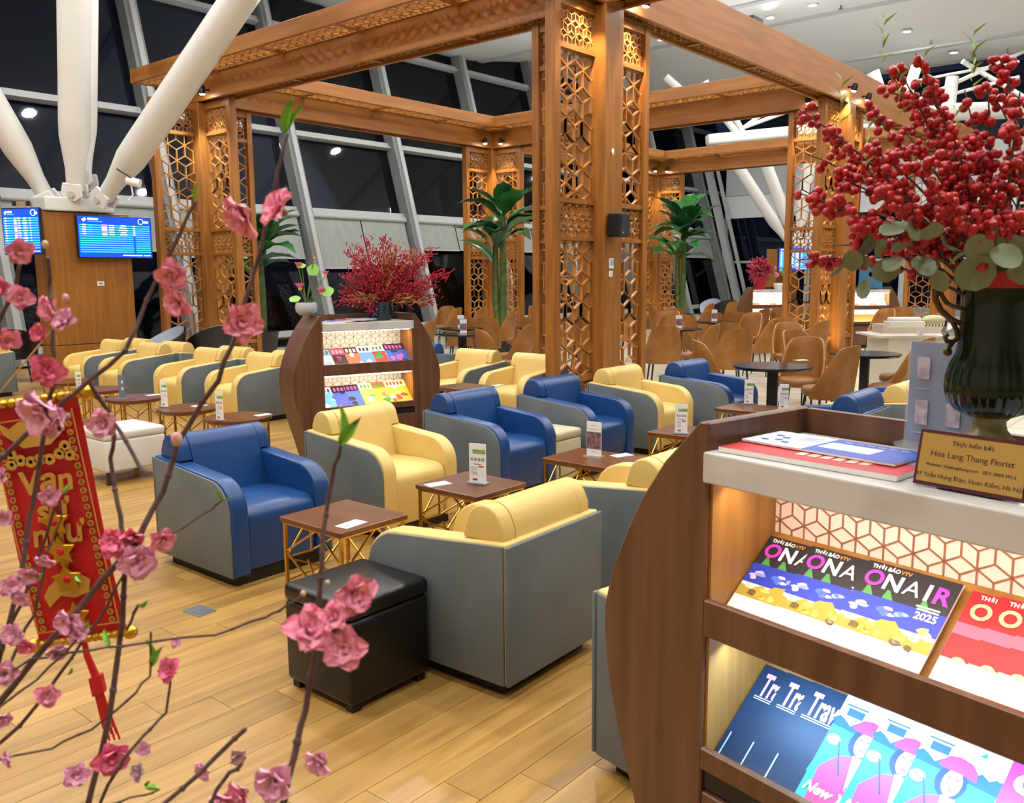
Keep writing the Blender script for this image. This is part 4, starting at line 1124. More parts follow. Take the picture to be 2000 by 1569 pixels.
for k, pals in ((0, PALS), (1, PALS2)):
    for i, pl in enumerate(pals):
        magazine(shelf_M(M_R2, k, 0.01 + 0.116 * i, 0.0055 * i), 'colourful magazine on the middle rack, %s from the left on the %s shelf' % (ordinal(i), ('upper', 'lower')[k]), 'magazines on the middle rack', rnd_cover(20 + k * 10 + i, pl))
for i in range(4):
    magazine(M_R2 @ Matrix.Translation((0.02 + 0.09 * i, 0.03, 1.231 + 0.0055 * i)), 'thin magazine lying flat on the middle rack marble, %s from the left' % ordinal(i), 'flat magazines on the middle rack', rnd_cover(60 + i, PALS[(i * 2 + 3) % 6]), h=0.2)
for MR, nm in ((M_R3, 'distant rack under the far screen'), (M_R4, 'distant rack right of the glowing column')):
    for i in range(4):
        t = magazine(shelf_M(MR, 0, 0.01 + 0.19 * i, 0.001), 'pale magazine on the %s, %s from the left' % (nm, ordinal(i)), 'magazines on the distant racks', lambda c: c.rect('cover_print', .1, .1, .9, .6, ('c85a3a', '8a98b8')[i % 2]))
# flat magazines on the near marble top
def redmag(c):
    c.rect('cover_print', 0, 0, 1, 1, 'b3252a'); c.rect('cover_print', 0, .62, .55, 1, 'e8c890', 1); c.poly('cover_print', blob(.30, .66, .22, .12, 14), 'c2404a', 2)
    c.poly('cover_print', [(.62, .45), (1, .55), (1, 1), (.75, 1)], '5f8fc0', 1); c.poly('cover_print', [(.80, .6), (.92, .62), (.86, .85)], 'e4ecf4', 3)
    for i in range(6): c.rect('cover_print', .40 + .07 * i, .2, .45 + .07 * i, .34, 'e8b0a0', 3)
    for i in range(5): c.poly('cover_print', [(.36 + .05 * i, .45), (.375 + .05 * i, .45), (.43 + .05 * i, .7), (.42 + .05 * i, .7)], '9a7a4a', 3)
def bluebro(c):
    c.rect('cover_print', 0, 0, .42, 1, 'c9d6ec'); c.rect('cover_print', .42, 0, 1, 1, '3552b0', 1); c.rect('cover_print', .45, .30, .78, .72, 'd4dcea', 2)
    for i in range(5): c.poly('cover_print', blob(.10 + .07 * (i % 3), .25 + .3 * (i // 3) + .1 * (i % 2), .03, .05, 8, .1, i), '34508f', 3)
    for i in range(4): c.rect('cover_print', .22, .55 + .09 * i, .38, .57 + .09 * i, '8a9ab8', 3)
    for i in range(6): c.rect('cover_print', .5 + .07 * i, .82, .55 + .07 * i, .88, '8fa4dc', 3)
magazine(M_R1 @ Matrix.Translation((0.024, 0.004, 1.2312)) @ Matrix.Rotation(0.07, 4, 'Z'), 'red magazine lying flat on the near marble top under the blue brochure', 'flat papers on the near rack', redmag, 0.375, 0.205, th=0.010)
magazine(M_R1 @ Matrix.Translation((0.02, 0.085, 1.2435)) @ Matrix.Rotation(0.02, 4, 'Z'), 'blue and white brochure lying on the red magazine', 'flat papers on the near rack', bluebro, 0.34, 0.145, th=0.004)
# ------------------------------------------------------------------ clear leaflet stand and florist plaque
def on_top(x, y, z, d=None): return at_z(x, y, z)
def rloc(x, y, z): return M_R1 @ V((x, y, z))
Ml = M_R1 @ Matrix.Translation((0.262, 0.295, 1.2315)) @ Matrix.Rotation(-0.03, 4, 'Z')
t = thing('leaflet_stand', 'clear acrylic leaflet stand holding a blue-grey sheet, beside the green vase', 'leaflet stand', M=Ml)
MB().box((0.075, 0.01, 0.118), (0.150, 0.003, 0.225)).build('front_sheet', m_acr, t)
MB().box((0.075, 0.014, 0.118), (0.144, 0.002, 0.218)).build('leaflet_sheet', mat('slate_leaflet', '465f88', 0.25, col2='54709a', scale=9), t)
MB().box((0.075, 0.02, 0.012), (0.156, 0.07, 0.004)).build('foot', m_acr, t)
MB().box((0.075, -0.008, 0.012), (0.156, 0.035, 0.022)).build('foot_lip', m_acr, t, bevel=0.003)
for i, (x, z, wd, hh) in enumerate(((.035, .175, .026, .044), (.105, .175, .026, .05), (.035, .085, .026, .050), (.100, .085, .028, .046))):
    MB().box((x, 0.0077, z), (wd, 0.001, hh)).build('print_picture', mat('leaflet_picture', '9a8f9a', 0.5, col2='c4bcc0', scale=60), t)
    MB().box((x, 0.0077, z - 0.042), (wd * 1.2, 0.001, 0.003)).build('print_line', mat('leaflet_line', '8ea2bc', 0.5), t)
m_gold = mat('gold_plate', 'b9954f', 0.35, 0.5)
m_maroon = mat('maroon_frame', '4a1220', 0.4)
Mp = M_R1 @ Matrix.Translation((0.424, 0.035, 1.2335)) @ Matrix.Rotation(math.radians(-12), 4, 'X') @ Matrix.Rotation(math.radians(90), 4, 'X')
t = thing('plaque', 'gold florist plaque with maroon border on the near marble top', 'plaque', M=Mp)
PWD, PHT = 0.185, 0.098
MB().box((PWD / 2, PHT / 2, -0.003), (PWD, PHT, 0.006)).build('frame', m_maroon, t, bevel=0.001, seg=1)
MB().box((PWD / 2, PHT / 2, 0.0005), (PWD - 0.012, PHT - 0.014, 0.002)).build('plate', m_gold, t)
MB().box((PWD / 2, 0.004, -0.03), (PWD * 0.6, 0.006, 0.05)).build('foot', m_maroon, t)
tm = lambda x, y: Matrix.Translation((x, y, 0.0018))
for s, x, y, sz, al in (('Thực hiện bởi:', .5, .80, .0115, 'CENTER'), ('Hoa Lang Thang Florist', .5, .585, .0145, 'CENTER'), ('Website: Hoalangthang.com   SĐT: 0969.293.6', .5, .385, .0078, 'CENTER'), ('47 Trần Hưng Đạo, Hoàn Kiếm, Hà Nội', .5, .195, .0105, 'CENTER')):
    text('lettering', s, sz, m_blk_ink, t, tm(PWD * x, PHT * y), extrude=0.0002, align=al)
# ------------------------------------------------------------------ green fluted urn with gilt scroll handles
d_v = 0.21
best = min((abs(px_of(rloc(x / 200, d_v, 1.4))[0] - 1936), x / 200) for x in range(0, 160))[1]
base_p = rloc(best, d_v, 1.23)
Dv = (base_p - CAM).dot(fwd)
zy = lambda y: at_d(1936, y, base_p.y).z
k_px = Dv / F_PX
zf = zy(866)
t = thing('wooden_stand', 'low wooden stand under the green urn on the near marble', 'stand', base_p + V((0, 0, 0.001)))
MB().lathe([(0.0001, 0), (0.06, 0), (0.06, zf - 1.232 - 0.001), (0.0001, zf - 1.232 - 0.001)], 24).build('disc', m_rack, t)
t = thing('urn_vase', 'dark green fluted glazed urn with gilt scroll handles on the near rack', 'vase', (base_p.x, base_p.y, zf))
H_ = lambda y: zy(y) - zf
m_green = mat('green_glaze', '0a160f', 0.12, col2='182a12', scale=7, spec=0.35)
m_foot = mat('olive_glaze_foot', '8a7d4e', 0.2, col2='5d5a34', scale=14)
m_gilt = mat('gilt_dark', '6b5530', 0.3, 0.7, col2='3a2c14', scale=20)
K = k_px
MB().lathe([(0.0001, 0), (50 * K, 0), (48 * K, H_(858)), (32 * K, H_(838)), (29 * K, H_(822)), (40 * K, H_(812))], 40).build('foot', m_foot, t, smooth=True)
prof = [(36 * K, H_(814)), (60 * K, H_(803)), (75 * K, H_(785)), (81 * K, H_(760)), (80 * K, H_(735)), (74 * K, H_(712)), (66 * K, H_(690)), (63 * K, H_(650)), (62 * K, H_(600)), (64 * K, H_(560)), (69 * K, H_(540)), (72 * K, H_(532)), (62 * K, H_(534)), (56 * K, H_(560)), (54 * K, H_(640))]
MB().lathe(prof, 192, fn=lambda a, z: 1 + 0.035 * abs(math.sin(a * 12)) * max(0.0, min(1.0, 1 - (z - H_(700)) / 0.012))).build('body', m_green, t, smooth=True)
view_r = right.copy(); view_r.z = 0; view_r.normalize()
for s in (-1, 1):
    hp = lambda x, y: V(view_r) * (s * (1936 - x) * K) + V((0, 0, H_(y)))
    mb = MB()
    c1 = [(1868, 632), (1848, 622), (1828, 605), (1818, 585), (1816, 565), (1822, 552), (1834, 545), (1842, 552)]
    c2 = [(1872, 604), (1852, 598), (1838, 590), (1828, 575), (1826, 560)]
    c3 = [(1834, 612), (1852, 628), (1862, 645), (1864, 660), (1856, 668), (1844, 666), (1840, 658), (1846, 653)]
    c4 = [(1858, 668), (1850, 676), (1847, 684)]
    for c, r in ((c1, .0062), (c2, .0045), (c3, .0050), (c4, .0045)):
        mb.tube([hp(x, y) for x, y in c], [r * (0.7 + 0.3 * math.sin(PI * i / (len(c) - 1))) for i in range(len(c))], 8)
    mb.ball(hp(1847, 687), 0.008, 8, 6)
    mb.build('handle', m_gilt, t, smooth=True)
MB().lathe([(67 * K, H_(562)), (71 * K, H_(548)), (80 * K, H_(530)), (86 * K, H_(515)), (78 * K, H_(516)), (66 * K, H_(535))], 60, fn=lambda a, z: 1 + 0.05 * math.sin(a * 9)).build('red_cloth', mat('red_cloth', 'a01528', 0.7), t, smooth=True)
VASE = base_p.copy(); VASE_TOP = V((base_p.x, base_p.y, zy(540)))
# ------------------------------------------------------------------ winterberry branches in the urn
m_berry = mat('red_berry', 'b8161f', 0.28, col2='8e0d1e', scale=60)
m_twig = mat('berry_twig', '4a3a30', 0.7)
m_euca = mat('eucalyptus_leaf', '7c8766', 0.6, col2='66735a', scale=40)
m_sprig = mat('young_sprig', '8fb04a', 0.5)
rng = random.Random(12)
bq = thing('berry_bouquet', 'tall bouquet of red winterberry branches with eucalyptus in the green urn', 'bouquet', VASE_TOP)
tips = [(1556, 212, 0), (1574, 300, .05), (1562, 378, -.05), (1600, 402, -.1), (1610, 262, .1), (1640, 350, -.05), (1690, 205, .1), (1700, 290, -.08), (1740, 150, .15), (1752, 132, 0), (1788, 105, -.05), (1822, 165, .1), (1850, 240, -.12),
        (1884, 175, .05), (1905, 260, .1), (1928, 150, -.05), (1968, 95, .08), (1992, 180, -.1), (1985, 300, .1), (1950, 360, -.12), (1660, 440, -.12), (1562, 508, -.03), (1625, 480, .06), (1720, 380, -.15), (1780, 330, -.15), (1830, 380, -.18), (1880, 420, -.18), (1690, 340, .15),
        (2040, 120, 0), (2070, 240, .05), (2030, 380, -.1), (2110, 330, 0), (1760, 250, .12), (1650, 300, .12), (1935, 430, -.15), (1990, 420, -.15)]
berries = []
stem_pts = []
for i, (x, y, dd) in enumerate(tips):
    tip = at_d(x, y, VASE.y + dd) - VASE_TOP
    root = V((rng.uniform(-.02, .02), rng.uniform(-.02, .02), -0.06))
    mid = root.lerp(tip, 0.5) + V((0, 0, 0.05 + rng.uniform(0, .03)))
    n = 12
    pts = [(1 - s) ** 2 * root + 2 * s * (1 - s) * mid + s * s * tip for s in [k / n for k in range(n + 1)]]
    MB().tube(pts, [0.0034 * (1 - 0.65 * k / n) for k in range(n + 1)], 5).build('stem', m_twig, bq)
    L = (tip - root).length
    s = 0.40
    while s < 1.0:
        p = root * (1 - s) ** 2 + mid * 2 * s * (1 - s) + tip * s * s
        nb = rng.randint(3, 6)
        for k in range(nb):
            d = V((rng.gauss(0, 1), rng.gauss(0, 1), rng.gauss(0, 1))).normalized()
            berries.append((p + d * rng.uniform(0.006, 0.017), rng.uniform(0.0062, 0.0088)))
        if rng.random() < 0.28 and s < 0.92:
            d = V((rng.gauss(0, 1), rng.gauss(0, .6), rng.gauss(0.3, .8))).normalized(); ln = rng.uniform(.03, .075)
            MB().tube([p, p + d * ln], [0.0016, 0.001], 4).build('twig', m_twig, bq)
            for q in range(rng.randint(4, 9)):
                e = V((rng.gauss(0, 1), rng.gauss(0, 1), rng.gauss(0, 1))).normalized()
                berries.append((p + d * ln * rng.uniform(.4, 1.05) + e * 0.009, rng.uniform(0.006, 0.0085)))
        s += rng.uniform(0.030, 0.085) * 0.6 / max(L, 0.2)
bm_me = MB().ball((0, 0, 0), 1.0, 8, 6).mesh('berry', m_berry, smooth=True)
def inview(p):
    x, y = px_of(p + VASE_TOP); return -20 < x < 2010 and -20 < y < 1580
berries.sort(key=lambda t: ((0 if inview(t[0]) else 1), (t[0] + VASE_TOP - CAM).length / t[1]))
mb = MB()
for i, (p, r) in enumerate(berries):
    if i < 300:
        o = put('berry', bm_me, bq); o.location = p; o.scale = (r, r, r)
    else: mb.ball(p, r, 7, 5)
o = mb.build('berry_mass', m_berry, bq, smooth=True); o['kind'] = 'stuff'
print('berries', len(berries))
lf = MB()
n = 10
lf.add([(0, 0, 0)] + [(0.5 * math.cos(2 * PI * k / n) * 0.9, 0.5 + 0.5 * math.sin(2 * PI * k / n), 0.06 * math.cos(4 * PI * k / n)) for k in range(n)], [(0, 1 + k, 1 + (k + 1) % n) for k in range(n)])
leaf_me = lf.mesh('leaf', m_euca, smooth=True)
def rnd_rot(): return Euler((rng.uniform(-1.2, 1.2), rng.uniform(-1.2, 1.2), rng.uniform(0, 2 * PI))).to_matrix().to_4x4()
lp = [(1690, 470), (1720, 455), (1745, 480), (1770, 450), (1790, 500), (1810, 470), (1830, 505), (1700, 520), (1735, 530), (1680, 500), (1655, 505), (1850, 480), (1865, 510), (1890, 500), (1905, 460), (1920, 495), (1935, 490), (1950, 490), (1965, 470), (1980, 488), (1995, 480), (1990, 500),
      (1940, 505), (1760, 520), (1800, 535), (1840, 530), (1880, 470), (1780, 465), (1820, 440), (1720, 500), (1705, 485), (1665, 530), (1690, 545), (1975, 495), (1900, 500)]
for i, (x, y) in enumerate(lp):
    p = at_d(x, y, VASE.y - 0.10 + rng.uniform(-.04, .05)) - VASE_TOP
    s = rng.uniform(0.034, 0.05) if x < 1880 else rng.uniform(0.045, 0.07)
    put('leaf', leaf_me, bq, M=Matrix.Translation(p) @ Matrix.Rotation(PI / 2, 4, 'X') @ rnd_rot() @ Matrix.Scale(s, 4))
sl = MB()
for k in range(7):
    a = k * 2.4; sl.add([(0, 0, .012 * k), (.004 * math.cos(a) - .002, .004 * math.sin(a), .012 * k + .01), (.022 * math.cos(a), .022 * math.sin(a), .012 * k + .022), (.004 * math.cos(a) + .002, .004 * math.sin(a), .012 * k + .008)], [(0, 1, 2, 3)])
sprig_me = sl.mesh('sprig', m_sprig)
for x, y in ((1722, 100), (1898, 150), (1895, 120), (1690, 300), (1860, 275), (1752, 205), (1800, 160), (1640, 220)):
    put('sprig', sprig_me, bq, M=Matrix.Translation(at_d(x, y + 25, VASE.y - .02) - VASE_TOP))
# red tassel hung in the bouquet
q0 = at_d(1676, 440, VASE.y - .05); q1 = at_d(1672, 525, VASE.y - .05)
t = thing('red_tassel', 'small red silk tassel hanging in the berry bouquet', 'tassel', q0)
MB().tube([V((0, 0, 0)), (q1 - q0) * 0.25, (q1 - q0) * 0.35, q1 - q0], [0.004, 0.006, 0.0075, 0.011], 10).build('skirt', mat('red_silk', 'c0121c', 0.5), t, smooth=True)
MB().tube([V((0, 0, 0)), at_d(1688, 250, VASE.y - .05) - q0], 0.0012, 5).build('cord', mat('red_silk', 'c0121c', 0.5), t)
# ------------------------------------------------------------------ wood plinths, white tree struts and flight screens
m_plw = mat('plinth_veneer', '9a6526', 0.4, col2='87541d', scale=2.5, stretch=(8, 8, 0.5))
m_strut = mat('white_steel', 'd2d2cf', 0.42)
m_pin = mat('pin_grey', 'b9b7b0', 0.45)
m_scr = mat('screen_blue', '0a3fd0', 0.3, emit=1.1)
m_scr2 = mat('screen_cyan', '2fa8f4', 0.3, emit=1.1)
m_scr3 = mat('screen_white', 'e8f4ff', 0.3, emit=1.3)
m_scr4 = mat('screen_red', 'f07a80', 0.3, emit=1.1)
m_scr5 = mat('screen_teal', '3fd8c8', 0.3, emit=1.1)
def plinth(a_, b_, wa, wb, h, label):
    t = thing('wood_plinth', label, 'plinth', P(a_, b_), ROT_A, 'wood plinths')
    MB().box((0, 0, 0.31), (wa, wb, 0.62)).build('base_panel', m_plw, t, bevel=0.004, seg=1)
    MB().box((0, 0, (0.63 + h) / 2), (wa, wb, h - 0.63)).build('upper_panel', m_plw, t, bevel=0.004, seg=1)
    return t
def screen(M, w, h, label, rows=8, detail=True):
    t = thing('flight_screen', label, 'screen', M=M, group='flight screens')
    MB().box((0, 0, 0), (w, h, 0.05)).build('casing', m_black, t, bevel=0.006, seg=1)
    MB().box((0, 0, 0.026), (w - 0.03, h - 0.03, 0.004)).build('display', m_scr, t)
    z = 0.0290
    R = lambda nm, x, y, sw, sh, m: MB().box((x, y, z), (sw, sh, 0.001)).build(nm, m, t)
    H = h - 0.03; W = w - 0.03; y0 = H / 2 - 0.11
    n = 13; rh = (H - 0.17) / n
    for i in range(n): R('row_bar', 0, y0 - rh * (i + .5), W * 0.97, rh * 0.55, m_scr2)
    z += 0.0012
    if detail:
        for i in range(rows):
            y = y0 - rh * (i + .5)
            R('print', -W * 0.42, y, W * 0.05, rh * .5, m_scr3); R('print', -W * 0.34, y, W * 0.05, rh * .5, m_scr5)
            R('print', -W * 0.15, y, W * 0.07, rh * .8, m_scr4 if i % 3 == 0 else m_scr3)
            R('print', -W * 0.05, y, W * 0.07, rh * .5, m_scr3); R('print', W * 0.11, y, W * (0.07 + 0.03 * (i % 3)), rh * .5, m_scr3)
        for i in range(n): R('print', W * 0.26, y0 - rh * (i + .5), W * 0.03, rh * .5, m_scr if i >= rows else m_scr3)
        MB().add([(-W * .45, H / 2 - .05, z), (-W * .40, H / 2 - .02, z), (-W * .385, H / 2 - .05, z), (-W * .42, H / 2 - .085, z)], [(3, 2, 1, 0)]).build('emblem', m_scr3, t)
        R('print', -W * .30, H / 2 - .04, W * .14, .028, m_scr3); R('print', -W * .27, H / 2 - .075, W * .2, .012, m_scr2)
        mbx = MB(); mbx.tube([(W * .36 + .04 * math.cos(a), H / 2 - .055 + .04 * math.sin(a), z) for a in [0.6 + 5 * i / 10 for i in range(11)]], 0.005, 5); mbx.build('clock_mark', m_scr3, t)
        R('print', W * .43, H / 2 - .06, W * .08, .03, m_scr3); R('print', W * .22, -H / 2 + .03, W * .28, .014, m_scr3); R('print', W * .43, -H / 2 + .03, W * .1, .012, m_scr3)
    return t
PA = -13.2
plinth(PA - 0.2, 6.06, 0.40, 1.25, 2.54, 'tall wood veneer plinth carrying white steel struts, at the left')
M = frame(P(PA + 0.10, 6.40, 2.195), BV, V((0, 0, 1)))
screen(M, 1.13, 0.62, 'wide blue flight information screen on the front of the left plinth', 5)
MB_ = MB().box((0, 0, -0.06), (0.3, 0.2, 0.08)).build('bracket', m_black, bpy.data.objects[[o.name for o in bpy.data.objects if o.name.startswith('flight_screen')][-1]])
c1 = at_d(45, 452, 12.4)
M = frame(c1, AV * 0.86 + BV * 0.5, V((0, 0, 1)) )
screen(M, 0.59, 0.64, 'blue flight information screen turned sideways at the left edge of the plinth', 10)
st = thing('sign_bracket', 'small tan and black bracket above the sideways flight screen', 'bracket', at_d(43, 398, 12.9))
MB().box((0, 0, 0), (0.24, 0.05, 0.06)).build('plate', mat('tan_plate', 'a88a60', 0.5), st)
for s in (-1, 1): MB().box((s * 0.10, -0.03, 0), (0.05, 0.02, 0.065)).build('clip', m_black, st)
t = thing('wall_label', 'small white label plate on the left wood plinth', 'label plate', at_plane(197, 554, P(PA + 0.004, 0), AV), ROT_A)
MB().box((0, 0, 0), (0.008, 0.10, 0.065)).build('plate', m_white_trim, t); MB().box((0.005, 0, 0), (0.003, 0.06, 0.03)).build('print', m_cardg, t)
def strut(t, pts, r):
    p, q = V(pts[0]), V(pts[1]); d = (q - p); L = d.length; d = d / L
    MB().tube([p, p + d * 0.30, p + d * 0.75, p + d * 1.0, q], [r * 0.55, r * 0.62, r * 0.98, r, r], 20).build('strut', m_strut, t, smooth=True)
    return d
tc_ = thing('tree_column', 'white steel tree column of four struts rising from the left plinth', 'column')
topz = 2.54
S_ = [((92, 388), (-70, 110), 13.0, 12.4, 0.20), ((147, 372), (143, -60), 13.0, 12.6, 0.21), ((166, 350), (170, -60), 13.35, 13.9, 0.16), ((205, 385), (520, -80), 13.0, 11.6, 0.21)]
for (x0, y0), (x1, y1), D0, D1, r in S_:
    p, q = at_d(x0, y0, D0), at_d(x1, y1, D1)
    q = p + (q - p) * 2.2
    if q.z > ceil_z(8) - .1: q = p + (q - p) * ((8.2 - p.z) / (q.z - p.z))
    d = strut(tc_, (p, q), r)
    # fork, pin and gusset
    x = BV.copy()
    sd = d.cross(fwd).normalized()
    f = MB(); e = p + d * 0.05; g = V((p.x, p.y, topz)) - d * 0.05 + (P(PA - .1, 6.06, topz) - V((p.x, p.y, topz))) * 0.35
    for s in (-1, 1): f.prism([(-.13, 0), (.13, 0), (.16, -.17), (.06, -.25), (-.06, -.25), (-.16, -.17)], lambda u, v, hh, e=e, d=d, sd=sd, s=s: e + d * (v + 0.05) + sd * u + (d.cross(sd)) * (hh * s), 0.07, 0.12)
    f.build('fork', m_strut, tc_, bevel=0.01, seg=1)
    MB().tube([e - d * .10 - d.cross(sd) * .15, e - d * .10 + d.cross(sd) * .15], 0.05, 12).build('pin', m_pin, tc_)
MB().box((0, 0, 0), (0.5, 1.0, 0.2)).build('head_block', m_strut, tc_, bevel=0.02).matrix_local = Matrix.Translation(P(PA - .2, 5.95, topz + 0.11)) @ Matrix.Rotation(ROT_A, 4, 'Z')
# small camera clamped to the right strut
t = thing('clamp_camera', 'small white camera strapped to the right steel strut', 'camera', at_d(262, 352, 12.6))
MB().tube([(-0.1, 0, 0), (0.08, 0, -0.05)], 0.06, 10).build('housing', m_white_trim, t, smooth=True)
MB().tube([(-0.05, 0, -0.05), (-0.03, 0, -0.2), (-0.1, 0, -0.28)], 0.012, 6).build('cable', m_white_trim, t)
MB().tube([at_d(228, 330, 12.55) - at_d(262, 352, 12.6), at_d(256, 347, 12.55) - at_d(262, 352, 12.6)], 0.012, 5).build('strap', m_black, t)
# distant tree column with its plinth and screens
fpl = P(PA - 0.2, 31.4)
plinth(PA - 0.2, 31.6, 0.4, 1.9, 2.45, 'distant wood plinth under the far flight screen')
far_d = (P(PA, 31.4)).y
def fp(x, y, dd=0.0): return at_d(x, y, far_d + dd)
tf = thing('tree_column', 'distant white steel tree column leaning over the far flight screen', 'column')
for (x0, y0), (x1, y1) in (((1535, 468), (1410, 280)), ((1552, 470), (1480, 280)), ((1575, 470), (1650, 250)), ((1560, 465), (1590, 250))): strut(tf, (fp(x0, y0, -1.0), fp(x1, y1, -1.6)), 0.21)
MB().box((0, 0, 0), (0.9, 0.4, 0.35)).build('head_block', m_strut, tf).location = fp(1560, 478, -0.9)
for (x, y, w_, lab) in ((1550, 506, 1.12, 'distant cyan flight screen left of the glowing column'), (1608, 508, 0.8, 'distant blue flight screen seen through the glowing column lattice')):
    screen(frame(fp(x, y, -1.3), V((1, 0.1, 0)), V((0, 0, 1))), w_, 0.78, lab, 12)
# roof truss members in white steel
tr_ = thing('roof_truss', 'white steel roof truss beyond the pergola beams at the right', 'truss')
def member(p, q, D, r, mb=None, D2=None):
    MB().tube([at_d(p[0], p[1], D), at_d(q[0], q[1], D2 or D)], r, 10).build('tube', m_strut, tr_, smooth=True)
MB().bar(at_d(1380, 274, 27), at_d(1980, 214, 27), 0.4, 0.30).build('chord', m_strut, tr_, bevel=0.05, seg=2)
for p, q, r in (((1440, 262), (1385, 190), .11), ((1450, 258), (1420, 200), .09), ((1450, 250), (1600, 195), .06), ((1435, 262), (1500, 215), .06), ((1705, 140), (1745, 262), .18), ((1790, 130), (1745, 262), .16), ((1860, 150), (1850, 240), .18), ((1700, 175), (1990, 120), .04), ((1720, 230), (2000, 100), .06), ((1760, 210), (1990, 150), .05), ((1880, 120), (2000, 190), .07), ((1300, 150), (1345, 190), .12), ((1375, 160), (1395, 200), .14)):
    member(p, q, 27.2, r)
MB().tube([at_d(1680, 225, 25.5), at_d(2050, 212, 25.5)], 0.25, 10).build('chord', m_strut, tr_, smooth=True)
# ------------------------------------------------------------------ banana plants
m_ban = mat('banana_leaf', '1f5a2a', 0.35, col2='2f7a34', scale=5, stretch=(1, 1, 1))
m_ban2 = mat('banana_leaf_dark', '173f28', 0.35, col2='25603a', scale=5)
m_stalk = mat('banana_stalk', '2f4a22', 0.5, col2='54622c', scale=8)
m_pot = mat('dark_planter', '2c2624', 0.5)
def banana(loc, label, h, leaves, seed, spread=1.0):
    r = random.Random(seed)
    t = thing('banana_plant', label, 'plant', loc, 0, 'potted banana plants')
    MB().lathe([(0.0001, 0), (0.24, 0), (0.32, 0.5), (0.34, 0.52), (0.30, 0.52), (0.28, 0.46), (0.0001, 0.46)], 20).build('pot', m_pot, t, smooth=True)
    tops = [(0.03, 0, h), (-0.12, 0.06, h * 0.8)]
    for tx, ty, th in tops: MB().tube([(tx * .5, ty * .5, 0.45), (tx, ty, th * .5), (tx, ty, th)], [0.085, 0.075, 0.05], 10).build('stalk', m_stalk, t, smooth=True)
    for i in range(leaves):
        tx, ty, th = tops[0 if i < leaves * 0.65 else 1]
        az = i * 2.39 + r.uniform(-.3, .3); L = r.uniform(0.8, 1.1) * spread; wd = r.uniform(0.17, 0.24) * spread
        rise = r.uniform(0.45, 1.35); z0 = th - r.uniform(0, 0.35 * h * 0.5)
        d = V((math.cos(az), math.sin(az), 0)); sd = V((-d.y, d.x, 0))
        def fn(u, v, d=d, sd=sd, L=L, wd=wd, rise=rise, z0=z0, tx=tx, ty=ty):
            s = v
            x = L * (s * math.cos(rise * (1 - s * 0.6))); z = L * (math.sin(rise * 1.3) * s - 0.75 * s * s * (1.1 - rise * 0.5))
            wv = wd * max(0.02, (math.sin(PI * min(1, max(0, (s - 0.14) / 0.86)) ** 0.75))) if s > 0.14 else 0.012
            k = (u - 0.5) * 2
            ripple = 0.012 * math.sin(s * 26) * abs(k)
            return V((tx, ty, z0)) + d * x + sd * (k * wv) + V((0, 0, z + 0.35 * wv * abs(k) + ripple))
        MB().grid(fn, 6, 16).build('leaf', m_ban if i % 3 else m_ban2, t, smooth=True)
    return t
def gxy(x, D): p = at_d(x, 560, D); return V((p.x, p.y, 0))
p = P(AL + 1.25, BN - 0.4) ; banana(gxy(508, 17.4), 'tall banana plant in a dark pot right of the left lattice column', 2.35, 25, 3, 1.0)
banana(gxy(980, 17.7), 'tall banana plant standing before the middle lattice column', 2.75, 23, 8, 1.05)
banana(gxy(1332, 23.8), 'tall banana plant in front of the distant lattice column', 3.0, 26, 5, 1.2)
# ------------------------------------------------------------------ red coral bouquet and lotus pot on the middle rack
m_coral = mat('coral_red', 'b8203c', 0.4, col2='8e1024', scale=30)
m_goldf = mat('gold_frond', 'b8924a', 0.45, 0.2)
def r2(x, y, z): return M_R2 @ V((x, y, z))
vb = r2(0.60, 0.20, 1.231)
t = thing('bouquet_pot', 'dark green glazed pot under the red coral bouquet', 'pot', vb)
MB().lathe([(0.0001, 0), (0.075, 0), (0.095, 0.06), (0.10, 0.14), (0.11, 0.15), (0.09, 0.15), (0.08, 0.05)], 24).build('body', mat('dark_teal_glaze', '10282c', 0.15), t, smooth=True)
vc = vb + V((0, 0, 0.13))
bq2 = thing('coral_bouquet', 'wide spray of red coral-like beaded twigs with gold fronds on the middle rack', 'bouquet', vc)
Dc = vb.y
r = random.Random(21)
def spray(tip, m, nb, name='coral_twig', thick=0.006):
    tip = V(tip); mb = MB(); root = V((0, 0, 0)); n = 7
    mid = tip * 0.5 + V((0, 0, 0.03))
    pts = [root * (1 - s) ** 2 + mid * 2 * s * (1 - s) + tip * s * s for s in [k / n for k in range(n + 1)]]
    mb.tube(pts, [0.003] * (n + 1), 4)
    for k in range(nb):
        s = r.uniform(0.30, 1.0); p = root * (1 - s) ** 2 + mid * 2 * s * (1 - s) + tip * s * s
        d = (tip.normalized() * 0.9 + V((r.gauss(0, .6), r.gauss(0, .6), r.gauss(0.1, .6)))).normalized()
        L = r.uniform(.022, .045)
        q = p + V((r.gauss(0, .022), r.gauss(0, .022), r.gauss(0, .022)))
        mb.tube([q, q + d * L], [thick * 0.6, thick], 4)
    mb.build(name, m, bq2)
ctips = [(680, 490), (675, 540), (690, 515), (702, 482), (720, 470), (735, 485), (750, 465), (765, 475), (775, 490), (790, 500), (805, 492), (838, 490), (830, 505), (845, 490), (820, 520), (860, 535), (875, 535), (850, 555), (835, 560), (850, 590), (855, 575), (670, 570), (665, 590), (720, 605), (735, 612), (745, 600), (705, 560), (690, 575), (760, 520), (780, 530), (740, 530), (720, 520), (800, 545), (815, 570), (760, 565), (790, 580), (700, 535), (770, 500), (735, 555), (680, 555), (705, 505), (755, 495)]
for i, (x, y) in enumerate(ctips):
    spray(at_d(x, y, Dc + r.uniform(-.12, .10)) - vc, m_coral, 78)
